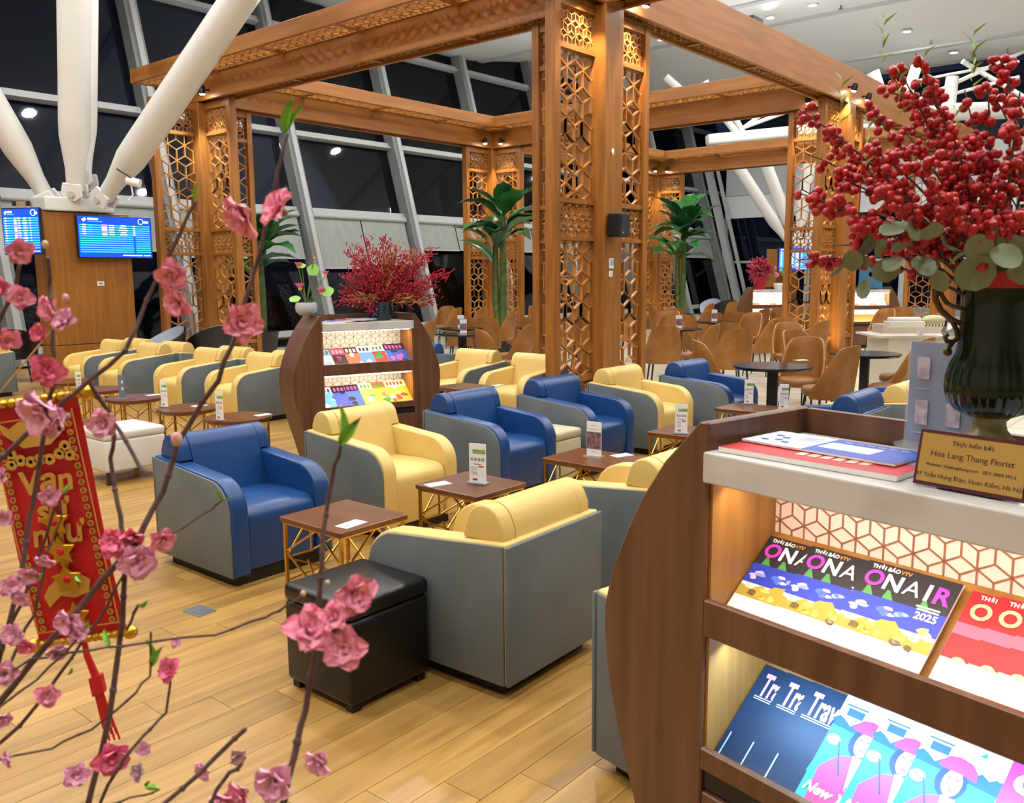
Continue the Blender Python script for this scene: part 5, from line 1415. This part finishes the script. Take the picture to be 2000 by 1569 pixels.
for x, y in ((765, 480), (782, 475), (812, 490), (700, 572), (682, 585), (725, 580), (808, 580), (835, 590), (765, 530), (748, 500)):
    spray(at_d(x, y, Dc - .12) - vc, m_goldf, 20, 'gold_frond', 0.004)
pl = r2(-0.06, 0.17, 1.292)
t = thing('lotus_pot', 'white bowl of pink lotus flowers and green pads on the middle rack end', 'flower pot', pl)
MB().lathe([(0.0001, 0), (0.05, 0), (0.082, 0.03), (0.088, 0.07), (0.080, 0.10), (0.074, 0.10), (0.07, 0.03)], 24).build('bowl', mat('pale_ceramic', 'b4bac0', 0.3), t, smooth=True)
m_pad = mat('lotus_pad', '7aa844', 0.5); m_lot = mat('lotus_pink', 'd86a98', 0.45); m_stemg = mat('lotus_stem', '5d7a3a', 0.5)
pet = MB().grid(lambda u, v: V(((u - .5) * 0.55 * math.sin(PI * max(0.05, min(.97, v))), v * 1.0, 0.35 * v * v + 0.12 * (2 * u - 1) ** 2)), 4, 5)
pet_me = pet.mesh('petal', m_lot, smooth=True)
for x, y, s in ((583, 522, .045), (636, 538, .040), (586, 565, .055), (628, 574, .055), (613, 505, .032)):
    p = at_d(x, y, pl.y) - pl
    MB().tube([V((0, 0, .08)), p * 0.5 + V((0, 0, .05)), p], 0.0035, 5).build('stem', m_stemg, t)
    f = MB().ball(p + V((0, 0, .005)), s * 0.3, 8, 5).build('flower_centre', mat('lotus_yellow', 'd8b83a', 0.5), t)
    up = 1.25 if y in (505,) else 0.55
    for k in range(8):
        put('petal', pet_me, f, M=Matrix.Translation(p) @ Matrix.Rotation(k * PI / 4, 4, 'Z') @ Matrix.Rotation(up, 4, 'X') @ Matrix.Scale(s, 4))
for x, y, s, tl in ((612, 528, .05, 1.2), (576, 585, .045, .6), (640, 570, .05, .9), (590, 520, .03, .7)):
    p = at_d(x, y, pl.y) - pl
    MB().tube([V((0, 0, .08)), p * 0.5 + V((0, 0, .03)), p], 0.003, 5).build('stem', m_stemg, t)
    MB().lathe([(0.0001, -.1), (.5, 0), (1, 0.10)], 14, fn=lambda a, z: 1 + 0.06 * math.sin(5 * a)).build('lily_pad', m_pad, t, smooth=True).matrix_local = Matrix.Translation(p) @ Matrix.Rotation(tl, 4, 'X') @ Matrix.Scale(s, 4)
# ------------------------------------------------------------------ things on the distant racks
def r3(MR, x, y, z): return MR @ V((x, y, z))
t = thing('red_vase', 'red vase with a round red bouquet on the distant rack', 'vase', r3(M_R3, 0.20, 0.2, 1.231))
MB().lathe([(0.0001, 0), (0.11, 0), (0.14, 0.2), (0.16, 0.28)], 16).build('body', mat('red_vase', 'b01a28', 0.4), t, smooth=True)
mb = MB(); rr = random.Random(2)
for k in range(150):
    d = V((rr.gauss(0, 1), rr.gauss(0, 1), rr.gauss(.25, .8))).normalized(); c = V((0, 0, .42)); mb.tube([c + d * .12, c + d * rr.uniform(.2, .34)], [.012, .02], 4)
mb.build('bouquet', mat('dull_red_twig', 'a02440', 0.5), t)
t = thing('pink_flower_pot', 'small white pot of pink flowers on the distant rack', 'flower pot', r3(M_R3, 0.62, 0.2, 1.231))
MB().lathe([(0.0001, 0), (0.08, 0), (0.11, .1), (.1, .14)], 14).build('pot', m_card, t)
for k in range(8): MB().ball((rr.gauss(0, .1), 0, .25 + rr.uniform(0, .22)), .05, 8, 5).build('flower', m_lot if k % 2 else m_pad, t, smooth=True)
t = thing('poster_stand', 'small blue poster standing on the distant rack right of the glowing column', 'poster', r3(M_R4, 0.45, 0.2, 1.231))
MB().box((0, 0, .25), (.5, .02, .5)).build('sheet', mat('poster_blue', '2f6a8a', 0.5), t)
MB().lathe([(0.0001, 0), (.05, .0)], 12).build('emblem', m_card, t).matrix_local = Matrix.Translation((0, -.012, .32)) @ Matrix.Rotation(PI / 2, 4, 'X')
MB().box((0, 0, .01), (.3, .12, .02)).build('foot', m_black, t)
# ------------------------------------------------------------------ buffet counter
m_quartz = mat('buffet_quartz', 'd9d6cc', 0.25)
cb = at_z(1722, 656, 0.82)
bt = thing('buffet_counter', 'white buffet counter behind the tan chairs at the right', 'counter', (cb.x, cb.y, 0), -0.06); bt.scale = (1, 1, 0.911)
MB().box((1.4, 0.4, 0.885), (2.9, 0.85, 0.03)).build('worktop', m_quartz, bt, bevel=0.004, seg=1)
MB().box((1.45, 0.42, 0.435), (2.7, 0.78, 0.87)).build('body', mat('buffet_front', 'd4d0c0', 0.4), bt)
MB().box((1.45, 0.6, 0.96), (2.6, 0.4, 0.12)).build('raised_shelf', mat('buffet_shelf', 'b5a898', 0.3), bt)
def onb(x, y): p = at_z(x, y, 0.821); return p
t = thing('food_tray', 'white tray of folded napkins on the raised buffet shelf', 'tray', at_z(1765, 640, 0.931))
MB().box((0, 0, 0.04), (0.42, 0.2, 0.08)).build('box', m_quartz, t, bevel=0.01); MB().box((0, 0, .10), (.36, .16, .05)).build('napkins', m_card, t, bevel=0.02)
t = thing('wire_basket', 'dark wire basket with pale bread on the buffet', 'basket', at_z(1826, 640, 0.931) + V((0, 0.05, 0.03)))
for k in range(8): MB().tube([(-.14 + .04 * k, -.02, -.02), (-.10 + .035 * k, -.02, .06)], .006, 5).build('wire', m_black, t)
MB().ball((0, 0, .06), .15, 12, 6, sq=(1, .6, .4)).build('bread', mat('pale_bread', 'b8b68c', 0.6), t, smooth=True)
MB().tube([(.16, 0, -.03), (.16, 0, .1)], .008, 6).build('support', m_black, t)
t = thing('sugar_cup', 'small white cup on the buffet counter', 'cup', onb(1798, 655))
MB().lathe([(0.0001, 0), (.035, 0), (.042, .06), (.038, .06), (.03, .01)], 18).build('body', m_card, t, smooth=True); MB().tube([(.01, 0, .04), (.03, 0, .1)], .004, 5).build('spoon', mat('brushed_steel', 'a8a8a6', .3, 1.0), t)
t = thing('plate', 'white plate lying on the buffet counter', 'plate', onb(1818, 657)); MB().lathe([(0.0001, 0), (.06, 0), (.10, .015), (.0001, .008)], 24).build('dish', m_card, t, smooth=True)
t = thing('steel_kettle', 'round steel pot on the buffet beside the urn handle', 'kettle', onb(1852, 657)); MB().lathe([(0.0001, 0), (.06, 0), (.085, .06), (.06, .12), (.02, .14), (0.0001, .15)], 20).build('body', mat('brushed_steel', 'a8a8a6', .3, 1.0), t, smooth=True); MB().tube([(-.06, 0, .12), (-.03, 0, .2), (.03, 0, .2), (.06, 0, .12)], .006, 6).build('handle', m_black, t)
# ------------------------------------------------------------------ peach blossom tree in the foreground (trunk and pot stand left of the picture)
m_bark = mat('peach_bark', '4a3132', 0.7, col2='5e4744', scale=60, bump=0.3, bscale=90)
m_pk = [mat('petal_hot_pink', 'f8588c', 0.55, col2='fc9cbe', scale=40), mat('petal_mauve_pink', 'f69cc6', 0.55, col2='fccce2', scale=40), mat('petal_rose', 'fc7aa4', 0.55, col2='fec4d6', scale=35), mat('petal_white_pink', 'd8c8c8', 0.55, col2='d890b0', scale=40)]
m_stam = mat('stamen', 'c8b078', 0.6)
m_calyx = mat('calyx', '8a6a55', 0.6)
m_leafg = mat('peach_leaf', '86c23e', 0.5, col2='6cae38', scale=30)
pt = thing('peach_blossom_tree', 'peach branches with pink blossoms and young leaves in the left foreground', 'tree', V((-1.15, 0.75, 0)))
B0_ = V((-1.15, 0.75, 0))
def W(x, y, D): return at_d(x, y, D) - B0_
MB().lathe([(0.0001, 0), (0.16, 0), (0.22, 0.30), (0.24, 0.32), (0.20, 0.32), (0.0001, 0.27)], 24).build('pot', mat('peach_pot', '7a2a22', 0.35), pt, smooth=True)
MB().tube([(0, 0, .2), (.03, 0, .5), (.01, .02, .75)], [.035, .03, .026], 10).build('trunk', m_bark, pt, smooth=True)
TRK = V((0.01, 0.02, 0.72))
BR = [([(-40, 1420), (60, 1300), (170, 1170), (265, 1060), (320, 960), (345, 868), (425, 745), (465, 640), (500, 520), (522, 420), (545, 330), (562, 262)], .80, 15, 6),
      ([(-40, 930), (95, 812), (144, 770), (245, 686), (277, 616), (312, 530), (340, 480), (384, 392)], .82, 11, 6),
      ([(175, 745), (224, 826), (255, 880), (280, 922)], .82, 8, 8), ([(224, 838), (217, 896), (231, 987), (242, 1055), (245, 1120), (235, 1250), (215, 1400), (165, 1600)], .80, 8, 13),
      ([(-30, 690), (0, 626), (25, 577), (38, 517), (37, 468)], .85, 9, 6), ([(93, 505), (97, 560), (105, 640), (105, 740), (85, 860), (65, 980), (45, 1100), (5, 1265), (-40, 1400)], .85, 7, 11),
      ([(110, 985), (80, 1080), (40, 1180), (-20, 1290)], .83, 6, 8), ([(242, 1120), (190, 1215), (115, 1320), (40, 1420), (-30, 1480)], .80, 5, 9),
      ([(668, 868), (650, 930), (630, 1040), (625, 1130), (612, 1290), (595, 1390), (572, 1478), (540, 1620)], .66, 7, 16),
      ([(-20, 1330), (60, 1290), (150, 1272), (240, 1262), (420, 1240), (520, 1205), (560, 1185), (590, 1162)], .78, 5, 5),
      ([(-20, 1490), (100, 1462), (180, 1425), (250, 1370), (292, 1320), (295, 1235)], .78, 5, 5), ([(335, 1330), (322, 1395), (280, 1440), (230, 1500), (180, 1600)], .74, 5, 8),
      ([(478, 1425), (420, 1482), (320, 1569), (280, 1610)], .70, 10, 10), ([(475, 1492), (440, 1520), (400, 1590)], .70, 8, 9), ([(90, 1090), (65, 1200), (20, 1290), (-20, 1330)], .80, 6, 7),
      ([(115, 955), (118, 1010), (75, 1130)], .82, 4, 4), ([(437, 975), (400, 1005), (340, 1042), (295, 1065), (262, 1090)], .80, 4, 5), ([(310, 1545), (270, 1555), (215, 1572)], .74, 4, 5), ([(270, 1180), (248, 1230)], .79, 6, 6), ([(0, 1380), (70, 1330), (150, 1250)], .78, 5, 5)]
r = random.Random(31)
for pts, D, w0, w1 in BR:
    n = len(pts); fine = []
    P3 = [W(x, y, D + 0.012 * math.sin(i * 1.7)) for i, (x, y) in enumerate(pts)]
    for i in range(n - 1):
        for k in range(3):
            s = k / 3; fine.append((P3[i].lerp(P3[i + 1], s) + V((r.uniform(-1, 1), 0, r.uniform(-1, 1))) * 0.0012, (w0 + (w1 - w0) * (i + s) / (n - 1)) * 0.5 * D / F_PX))
    fine.append((P3[-1], w1 * 0.5 * D / F_PX))
    br = MB().tube([p for p, _ in fine], [q for _, q in fine], 7)
    for p, q in fine[1:-1:4]: br.ball(p, q * 1.45, 6, 4)
    ends = [(pts[0], 0), (pts[-1], -1)]
    for (x, y), e in ends:       # branches leaving the picture run on to the trunk
        if x < 0 or y > 1569:
            p = P3[e]; br.tube([p, p.lerp(TRK, .5) + V((0, 0, -0.03)), TRK], [(w0 if e == 0 else w1) * .5 * D / F_PX, .008, .012], 6)
    br.build('branch', m_bark, pt, smooth=True)
petal_fn = lambda u, v: V(((u - .5) * 0.95 * math.sin(PI * min(.93, max(.08, v * .92 + .04))) ** .7, v, 0.22 * math.sin(PI * v * .8) + 0.10 * (2 * u - 1) ** 2 + 0.09 * math.sin(11 * u + 3 * v) * v))
petal_mes = [MB().grid(petal_fn, 7, 6).mesh('petal', m, smooth=True) for m in m_pk]
BL = [(480, 415, 92, 2), (552, 412, 85, 2), (340, 535, 66, 2), (352, 590, 66, 2), (468, 628, 86, 2), (90, 722, 70, 0), (14, 660, 52, 2), (38, 580, 52, 2), (8, 560, 40, 0), (102, 603, 56, 2), (132, 628, 58, 1), (80, 650, 40, 0), (36, 490, 58, 2), (95, 800, 112, 1), (128, 815, 80, 1), (205, 825, 66, 1), (95, 967, 46, 1), (8, 930, 40, 1), (8, 1010, 40, 1),
      (268, 1092, 84, 1), (225, 1060, 66, 0), (262, 1045, 52, 0), (315, 1050, 58, 2), (90, 1090, 42, 1), (22, 1145, 50, 1), (45, 1165, 42, 1), (140, 1212, 66, 1), (30, 1237, 58, 1), (8, 1312, 58, 1), (112, 1268, 48, 1), (90, 1357, 54, 2), (335, 1310, 54, 0), (690, 1160, 92, 2), (598, 1232, 104, 2), (672, 1262, 92, 2), (215, 1475, 80, 0), (282, 1462, 34, 1), (275, 1508, 40, 3), (150, 1512, 56, 1), (400, 1502, 44, 1),
      (462, 1475, 40, 3), (540, 1520, 100, 1), (478, 1548, 76, 2), (628, 1485, 66, 1), (20, 1480, 40, 1), (60, 1120, 46, 1), (5, 1400, 44, 1), (150, 1235, 50, 1), (345, 1256, 26, 1), (52, 1260, 40, 0), (440, 1555, 60, 2), (655, 1205, 70, 2), (250, 1075, 60, 2)]
for i, (x, y, s, c) in enumerate(BL):
    D = .64 if x > 520 and y > 1000 else (.74 if y > 1350 else .79)
    size = s * 0.5 * D / F_PX * 1.05
    p = W(x, y, D)
    q = Euler((r.uniform(0.5, 2.0) + (PI * 0.0), r.uniform(-.7, .7), r.uniform(0, 6.28))).to_matrix().to_4x4()
    face = Matrix.Rotation(PI / 2 + r.uniform(-.7, .7), 4, 'X') @ Matrix.Rotation(r.uniform(-.7, .7), 4, 'Y') @ Matrix.Rotation(r.uniform(0, 6), 4, 'Z')
    mb = MB().ball((0, 0, -.10), .16, 8, 5, mi=1)
    for k in range(9):
        a = k * 0.7; mb.tube([(0, 0, 0), (.16 * math.cos(a), .16 * math.sin(a), .38)], .014, 4, 0); mb.ball((.16 * math.cos(a), .16 * math.sin(a), .39), .03, 5, 4, 0)
    b = mb.build('blossom', [m_stam, m_calyx], pt); b.matrix_local = Matrix.Translation(p) @ face @ Matrix.Scale(size, 4)
    np_ = 5
    for ring, tilt, sc_, cnt in ((0, .25, 1.0, 5), (1, .60, .9, 5), (2, 1.0, .62, 4)):
        for k in range(cnt):
            put('petal', petal_mes[c], b, M=Matrix.Rotation(2 * PI * (k + .5 * ring) / cnt + r.uniform(-.12, .12), 4, 'Z') @ Matrix.Rotation(tilt + r.uniform(-.22, .22), 4, 'X') @ Matrix.Scale(sc_ * r.uniform(.88, 1.08), 4))
# leaves: lance-shaped young leaves
lm = MB().grid(lambda u, v: V(((u - .5) * 0.30 * math.sin(PI * min(.98, max(.02, v)) ** .8), v, 0.10 * math.sin(PI * v) + .10 * abs(2 * u - 1))), 4, 8).mesh('leaf', m_leafg, smooth=True)
LV = [(560, 262, 605, 205, 62), (558, 262, 578, 190, 70), (664, 868, 720, 800, 80), (662, 868, 672, 790, 80), (437, 975, 428, 950, 34), (440, 975, 455, 962, 26), (384, 394, 396, 360, 40), (205, 1230, 218, 1272, 46), (275, 1185, 292, 1162, 34), (297, 1300, 285, 1240, 60), (297, 1300, 335, 1242, 60), (278, 1540, 322, 1548, 44), (285, 1535, 305, 1515, 30), (66, 1128, 78, 1112, 34), (95, 590, 108, 575, 24), (120, 965, 140, 940, 34), (150, 1125, 158, 1143, 30), (160, 1230, 178, 1215, 34), (520, 1569, 528, 1540, 40), (130, 1320, 150, 1300, 30)]
for x0, y0, x1, y1, L in LV:
    D = .66 if x0 > 500 and y0 > 700 else .79
    p, q = W(x0, y0, D), W(x1, y1, D - .01)
    d = (q - p).normalized(); x = d.cross(V((0, 1, 0))).normalized() * r.choice((-1, 1)); x = (x + V((0, .6 * r.uniform(-1, 1), 0))).normalized()
    M = frame(p, x, d); s = L * D / F_PX
    put('leaf', lm, pt, M=M @ Matrix.Scale(s, 4))
for x, y, s in ((345, 858, 24), (128, 582, 14), (88, 478, 14), (592, 1160, 12), (640, 1138, 10), (272, 1504, 22)):
    MB().ball(W(x, y, .79), s * .5 * .79 / F_PX, 8, 6, sq=(1, 1, 1.2)).build('bud', mat('peach_bud', 'b8b48a', 0.5, col2='d88a98', scale=90), pt, smooth=True)
# ------------------------------------------------------------------ red hanging scroll with gold lettering
SD = 1.25
m_red = mat('red_velvet', 'c00d14', 0.6)
m_gfoil = mat('gold_foil', 'c89a2e', 0.28, 0.85)
m_gprint = mat('gold_print', 'cfa24a', 0.4, 0.3)
S0 = at_d(112, 1020, SD)
tl, trr, bl_, brr = (at_d(x, y, SD) - S0 for x, y in ((14, 795), (196, 776), (38, 1282), (214, 1250)))
X_ = ((trr - tl) + (brr - bl_)).normalized(); Y_ = (tl - bl_).normalized()
Ms = frame(S0, X_, Y_)
hs = thing('hanging_scroll', 'red velvet scroll with gold New Year lettering and tassel hanging at the left', 'hanging scroll', M=Ms)
k_ = SD / F_PX
SW, SH = 183 * k_, 487 * k_
MB().grid(lambda u, v: V(((u - .5) * SW, (v - .5) * SH, 0.004 * math.sin(v * 5) + 0.002 * math.sin(u * 6))), 8, 16).build('cloth', m_red, hs, smooth=True)
zf_ = 0.0075
def gp(name, mb): return mb.build(name, m_gprint, hs)
for s in (-1, 1):
    gp('border_line', MB().box((s * (SW / 2 - 8 * k_), 0, zf_), (2.2 * k_, SH - 40 * k_, .001)))
    mbc = MB()
    for i in range(26):
        y = -SH / 2 + (30 + i * 17) * k_
        mbc.lathe([(.0045, 0), (.0045, .0008), (.0028, .0008), (.0028, 0)], 10, (s * (SW / 2 - 20 * k_), y, zf_)).box((s * (SW / 2 - 20 * k_), y, zf_ + .0004), (.004, .0012, .0008))
    o = gp('coin_border', mbc); o['kind'] = 'stuff'
gp('border_line', MB().box((0, SH / 2 - 28 * k_, zf_), (SW - 14 * k_, 2.2 * k_, .001))); gp('border_line', MB().box((0, -SH / 2 + 22 * k_, zf_), (SW - 14 * k_, 2.2 * k_, .001)))
ingot = [(-.045, .012), (-.05, .030), (-.035, .018), (-.02, .026), (0, .030), (.02, .026), (.035, .018), (.05, .032), (.045, .008), (.02, -.012), (-.02, -.012)]
gp('ingot_print', MB().prism([(x, y) for x, y in ingot], lambda u, v, hh: V((u, v + SH * .36, hh)), zf_ - .001, zf_ + .0005))
mbc = MB()
for x, y in ((-.040, -.012), (-.028, -.022), (-.042, -.026), (.040, -.010), (.030, -.020), (.044, -.024), (0, -.024), (-.014, -.026), (.014, -.026)):
    mbc.lathe([(.0085, 0), (.0085, .001), (.003, .001), (.003, 0)], 12, (x, y + SH * .34, zf_))
gp('coin_print', mbc)
fish = [(-.035, .01), (-.015, .024), (.01, .026), (.028, .012), (.022, -.006), (.0, -.012), (-.02, -.006), (-.04, -.022), (-.045, -.004)]
gp('fish_print', MB().prism(fish, lambda u, v, hh: V((u + .005, v - SH * .29, hh)), zf_ - .001, zf_ + .0005))
for s, y in (('Vạn', .175), ('sự', .055), ('như', -.045), ('ý', -.16)):
    text('lettering', s, 0.048, m_gprint, hs, Matrix.Translation((0, SH * y, zf_)), extrude=0.0006, bold=True, shear=0.15)
star = [((.024 if i % 2 == 0 else .012) * math.cos(PI / 2 + i * PI / 5) , (.024 if i % 2 == 0 else .012) * math.sin(PI / 2 + i * PI / 5)) for i in range(10)]
for i, y in enumerate((.01, -.115, -.235, -.40)):
    gs = MB().prism(star, lambda u, v, hh: V((u + .004, v + SH * y, hh)), zf_ + .004, zf_ + .010).build('foil_star', m_gfoil, hs, bevel=.0012, seg=1)
    MB().ball((.004, SH * y, zf_ + .010), .006, 10, 6, sq=(1, 1, .35)).build('star_badge', m_red, gs, smooth=True)
mb = MB()
for nm, y, L in (('top_rod', SH / 2 + 6 * k_, 232), ('bottom_rod', -SH / 2 - 4 * k_, 190)):
    mb = MB(); n = 15
    for i in range(n): mb.ball(((i / (n - 1) - .5) * L * k_, y, .004), 9.5 * k_, 9, 6, sq=(1.05, 1, 1))
    for s in (-1, 1): mb.ball((s * (L / 2 + 5) * k_, y, .004), 15 * k_, 12, 8, sq=(1, 1, 1))
    mb.build(nm, m_gfoil, hs, smooth=True)
yb = -SH / 2 - 14 * k_
MB().tube([(0, yb + .01, 0), (.0, yb - .02, .002), (.006, yb - 76 * k_, .002)], [.004, .005, .006], 8).build('tassel_cord', mat('red_silk', 'c0121c', .5), hs, smooth=True)
MB().prism([(-.010, 0), (.010, .004), (.010, -.026), (-.010, -.03)], lambda u, v, hh: V((u + .006, v + yb - 75 * k_, hh)), -.004, .008).build('tassel_knot', mat('red_silk', 'c0121c', .5), hs, bevel=.002)
for i in range(9): MB().tube([(.004 + (i - 4) * .0012, yb - 90 * k_, .002), (.010 + (i - 4) * .0026, yb - (190 + 14 * (i % 3)) * k_, .002)], .0016, 4).build('tassel_strand', mat('red_silk', 'c0121c', .5), hs)
apex = Ms.inverted() @ at_d(105, 640, .85)
MB().tube([(-SW * .45, SH / 2 + 8 * k_, 0), tuple(apex), (SW * .45, SH / 2 + 8 * k_, 0)], .0012, 5).build('hanging_cord', m_gprint, hs)
